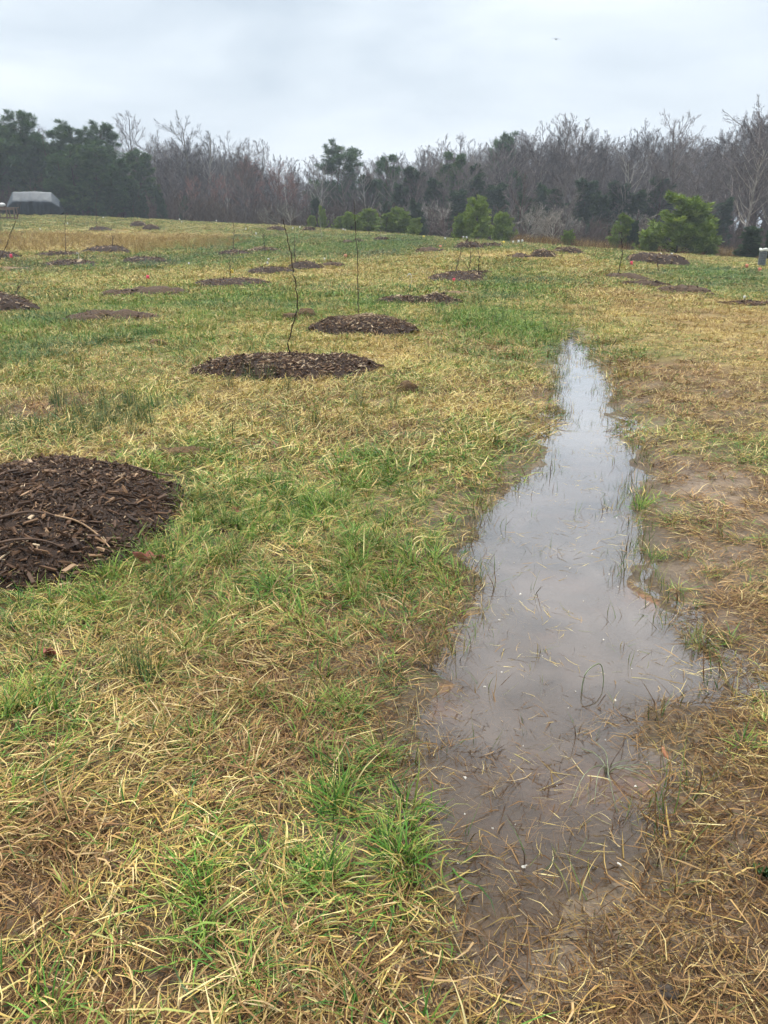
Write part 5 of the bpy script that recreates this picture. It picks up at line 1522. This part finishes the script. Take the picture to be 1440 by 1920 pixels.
# ------------------------------------------------------------------ in the puddle
def puddle_things():
    x, y = SPOTS['stem_loop']
    W = WATER_Z
    P = smooth_path([(x - .085, y - .10, W - .03), (x - .085, y - .095, W + .03), (x - .07, y - .08, W + .075), (x - .03, y - .05, W + .088), (x - .005, y - .04, W + .08), (x + .004, y - .055, W + .03), (x + .004, y - .06, W - .03)], 6)
    b = (x, y, W)
    tag(link('grass_stem', tube_mesh('grass_stem', P, .0026, .0018, 6, b), STEM_PALE, None, b), 'looped pale grass stem arching out of the puddle', 'grass stem')
    x, y = SPOTS['drowned']
    root = thing('drowned_grass_plant', (x, y, W), 'half drowned grass plant with long dark leaves radiating on the water', 'plant')
    r = np.random.default_rng(31)
    for k in range(12):
        a = r.random() * 6.28 if k > 4 else (-1.2 + k * .5); L = r.uniform(.10, .24)
        h = r.uniform(.012, .06)
        pts = smooth_path([(0, 0, -.035), (.12 * L * math.cos(a), .12 * L * math.sin(a), h * .7), (.5 * L * math.cos(a + .1), .5 * L * math.sin(a + .1), h), (L * math.cos(a + .25), L * math.sin(a + .25), -.004)], 4)
        link('leaf_blade', tube_mesh('leaf_blade', pts, .0018, .0009, 5), STEM_PALE if k % 4 else SAPLING_BARK, root)
    r = np.random.default_rng(32)
    V = []; Q = []; o = 0                                      # white flecks of scum
    n = 0
    while n < 55:
        px, py = r.uniform(.1, 1.6), 1.6 + 3.4 * r.random() ** 1.3
        if puddle_sd(np.array([px]), np.array([py]))[0] > -.04: continue
        n += 1
        k = 9; t = np.linspace(0, 2 * math.pi, k, endpoint=False)
        s = min(r.lognormal(-6.0, .6), .004); rd = s * (1 + .45 * r.normal(0, 1, k)).clip(.4, 2); st = r.uniform(.5, 2.2); q = r.random() * 3
        ex, ey = rd * np.cos(t) * st, rd * np.sin(t)
        ex, ey = ex * math.cos(q) - ey * math.sin(q), ex * math.sin(q) + ey * math.cos(q)
        top = np.stack([px + ex * .7, py + ey * .7, np.full(k, W + .0035)], 1); bot = np.stack([px + ex, py + ey, np.full(k, W + .0006)], 1)
        V.append(np.concatenate([top, bot, [[px, py, W + .0045]]])); kk = np.arange(k); k2 = (kk + 1) % k
        Q.append([np.stack([kk, k2, np.full(k, 2 * k)], 1) + o, np.stack([kk + k, k2 + k, k2, kk], 1) + o]); o += 2 * k + 1
    F = [np.concatenate([q[0] for q in Q]), np.concatenate([q[1] for q in Q])]
    tag(link('scum_flecks', make_mesh('scum_flecks', np.concatenate(V), F, True), SCUM), 'white flecks of scum floating on the puddle', kind='stuff')
puddle_things()

def weed():
    x, y = SPOTS['weed']; g = gz1(x, y)
    root = thing('weed', (x, y, g), 'small green broadleaf weed in the straw at the right edge', 'weed')
    r = np.random.default_rng(41)
    for k in range(11):
        a = k * 2.4; el = r.uniform(.2, .9); L = r.uniform(.009, .018)
        n = 12; t = np.linspace(0, 2 * math.pi, n, endpoint=False)
        u, v = L * (1 + np.cos(t)), L * .62 * np.sin(t) * (1 + .15 * np.sin(4 * t))
        w = .25 * u - .35 * np.abs(v)
        X = u * math.cos(el) - w * math.sin(el); Z = u * math.sin(el) + w * math.cos(el)
        V = np.stack([X * math.cos(a) - v * math.sin(a), X * math.sin(a) + v * math.cos(a), Z + .01], 1)
        V = np.concatenate([V, V - (0, 0, .0012)])
        kk = np.arange(n); k2 = (kk + 1) % n
        link('leaf', make_mesh('leaf', V, [kk[None], kk[None, ::-1] + n, np.stack([kk + n, k2 + n, k2, kk], 1)], True), WEED, root)
weed()

def sand_streak():
    P0 = np.array([(3.3, 33.2), (4.4, 33.0), (5.2, 31.6), (6.4, 31.2)])
    P = smooth_path(np.concatenate([P0, np.zeros((4, 1))], 1), 8)[:, :2]
    n = len(P); w = .34 * np.sin(np.linspace(.15, 3.0, n)) + .12
    V = []
    for k, s in enumerate((-1, -.4, .4, 1)):
        q = P + np.stack([np.zeros(n), s * w], 1)
        V.append(np.stack([q[:, 0], q[:, 1], ground_z(q[:, 0], q[:, 1]) + (.07 if abs(s) < .5 else -.02)], 1))
    V = np.stack(V, 1).reshape(-1, 3); b = np.arange(n - 1) * 4
    Q = np.concatenate([np.stack([b + a, b + 4 + a, b + 5 + a, b + 1 + a], 1) for a in range(3)])
    tag(link('straw_pile', make_mesh('straw_pile', V, Q, True), plain('pale_straw', (.36, .26, .11), .95, .05, 0, .3, 4)), 'pale straw streak running across the far green slope', 'straw pile')
sand_streak()

def bird():
    root = thing('bird', (8.9, 46, 10.9), 'tiny dark bird flying in the grey sky', 'bird')
    m = plain('bird_feathers', (.05, .05, .055), .8, .2)
    body = smooth_path([(-.16, 0, 0), (-.05, 0, .01), (.08, 0, 0), (.16, 0, -.01)], 4)
    V, Q = tubes(body[None], (.05 * np.sin(np.linspace(.25, 2.9, len(body))))[None], 8)
    link('body', make_mesh('body', V, Q, True), m, root); root.scale = (.6, .6, .6); root.rotation_euler = (.2, 0, 1.2)
    for s in (-1, 1):
        V = np.array([(.06, 0, .02), (-.07, 0, .02), (.03, s * .18, .08), (-.08, s * .18, .07), (-.06, s * .36, .03), (-.1, s * .35, .02)])
        V = np.concatenate([V, V - (0, 0, .01)])
        F = np.array([[0, 1, 3, 2], [2, 3, 5, 4], [6, 8, 9, 7], [8, 10, 11, 9], [0, 2, 8, 6], [2, 4, 10, 8], [1, 7, 9, 3], [3, 9, 11, 5], [4, 5, 11, 10]])
        link('wing', make_mesh('wing', V, F), m, root)
bird()
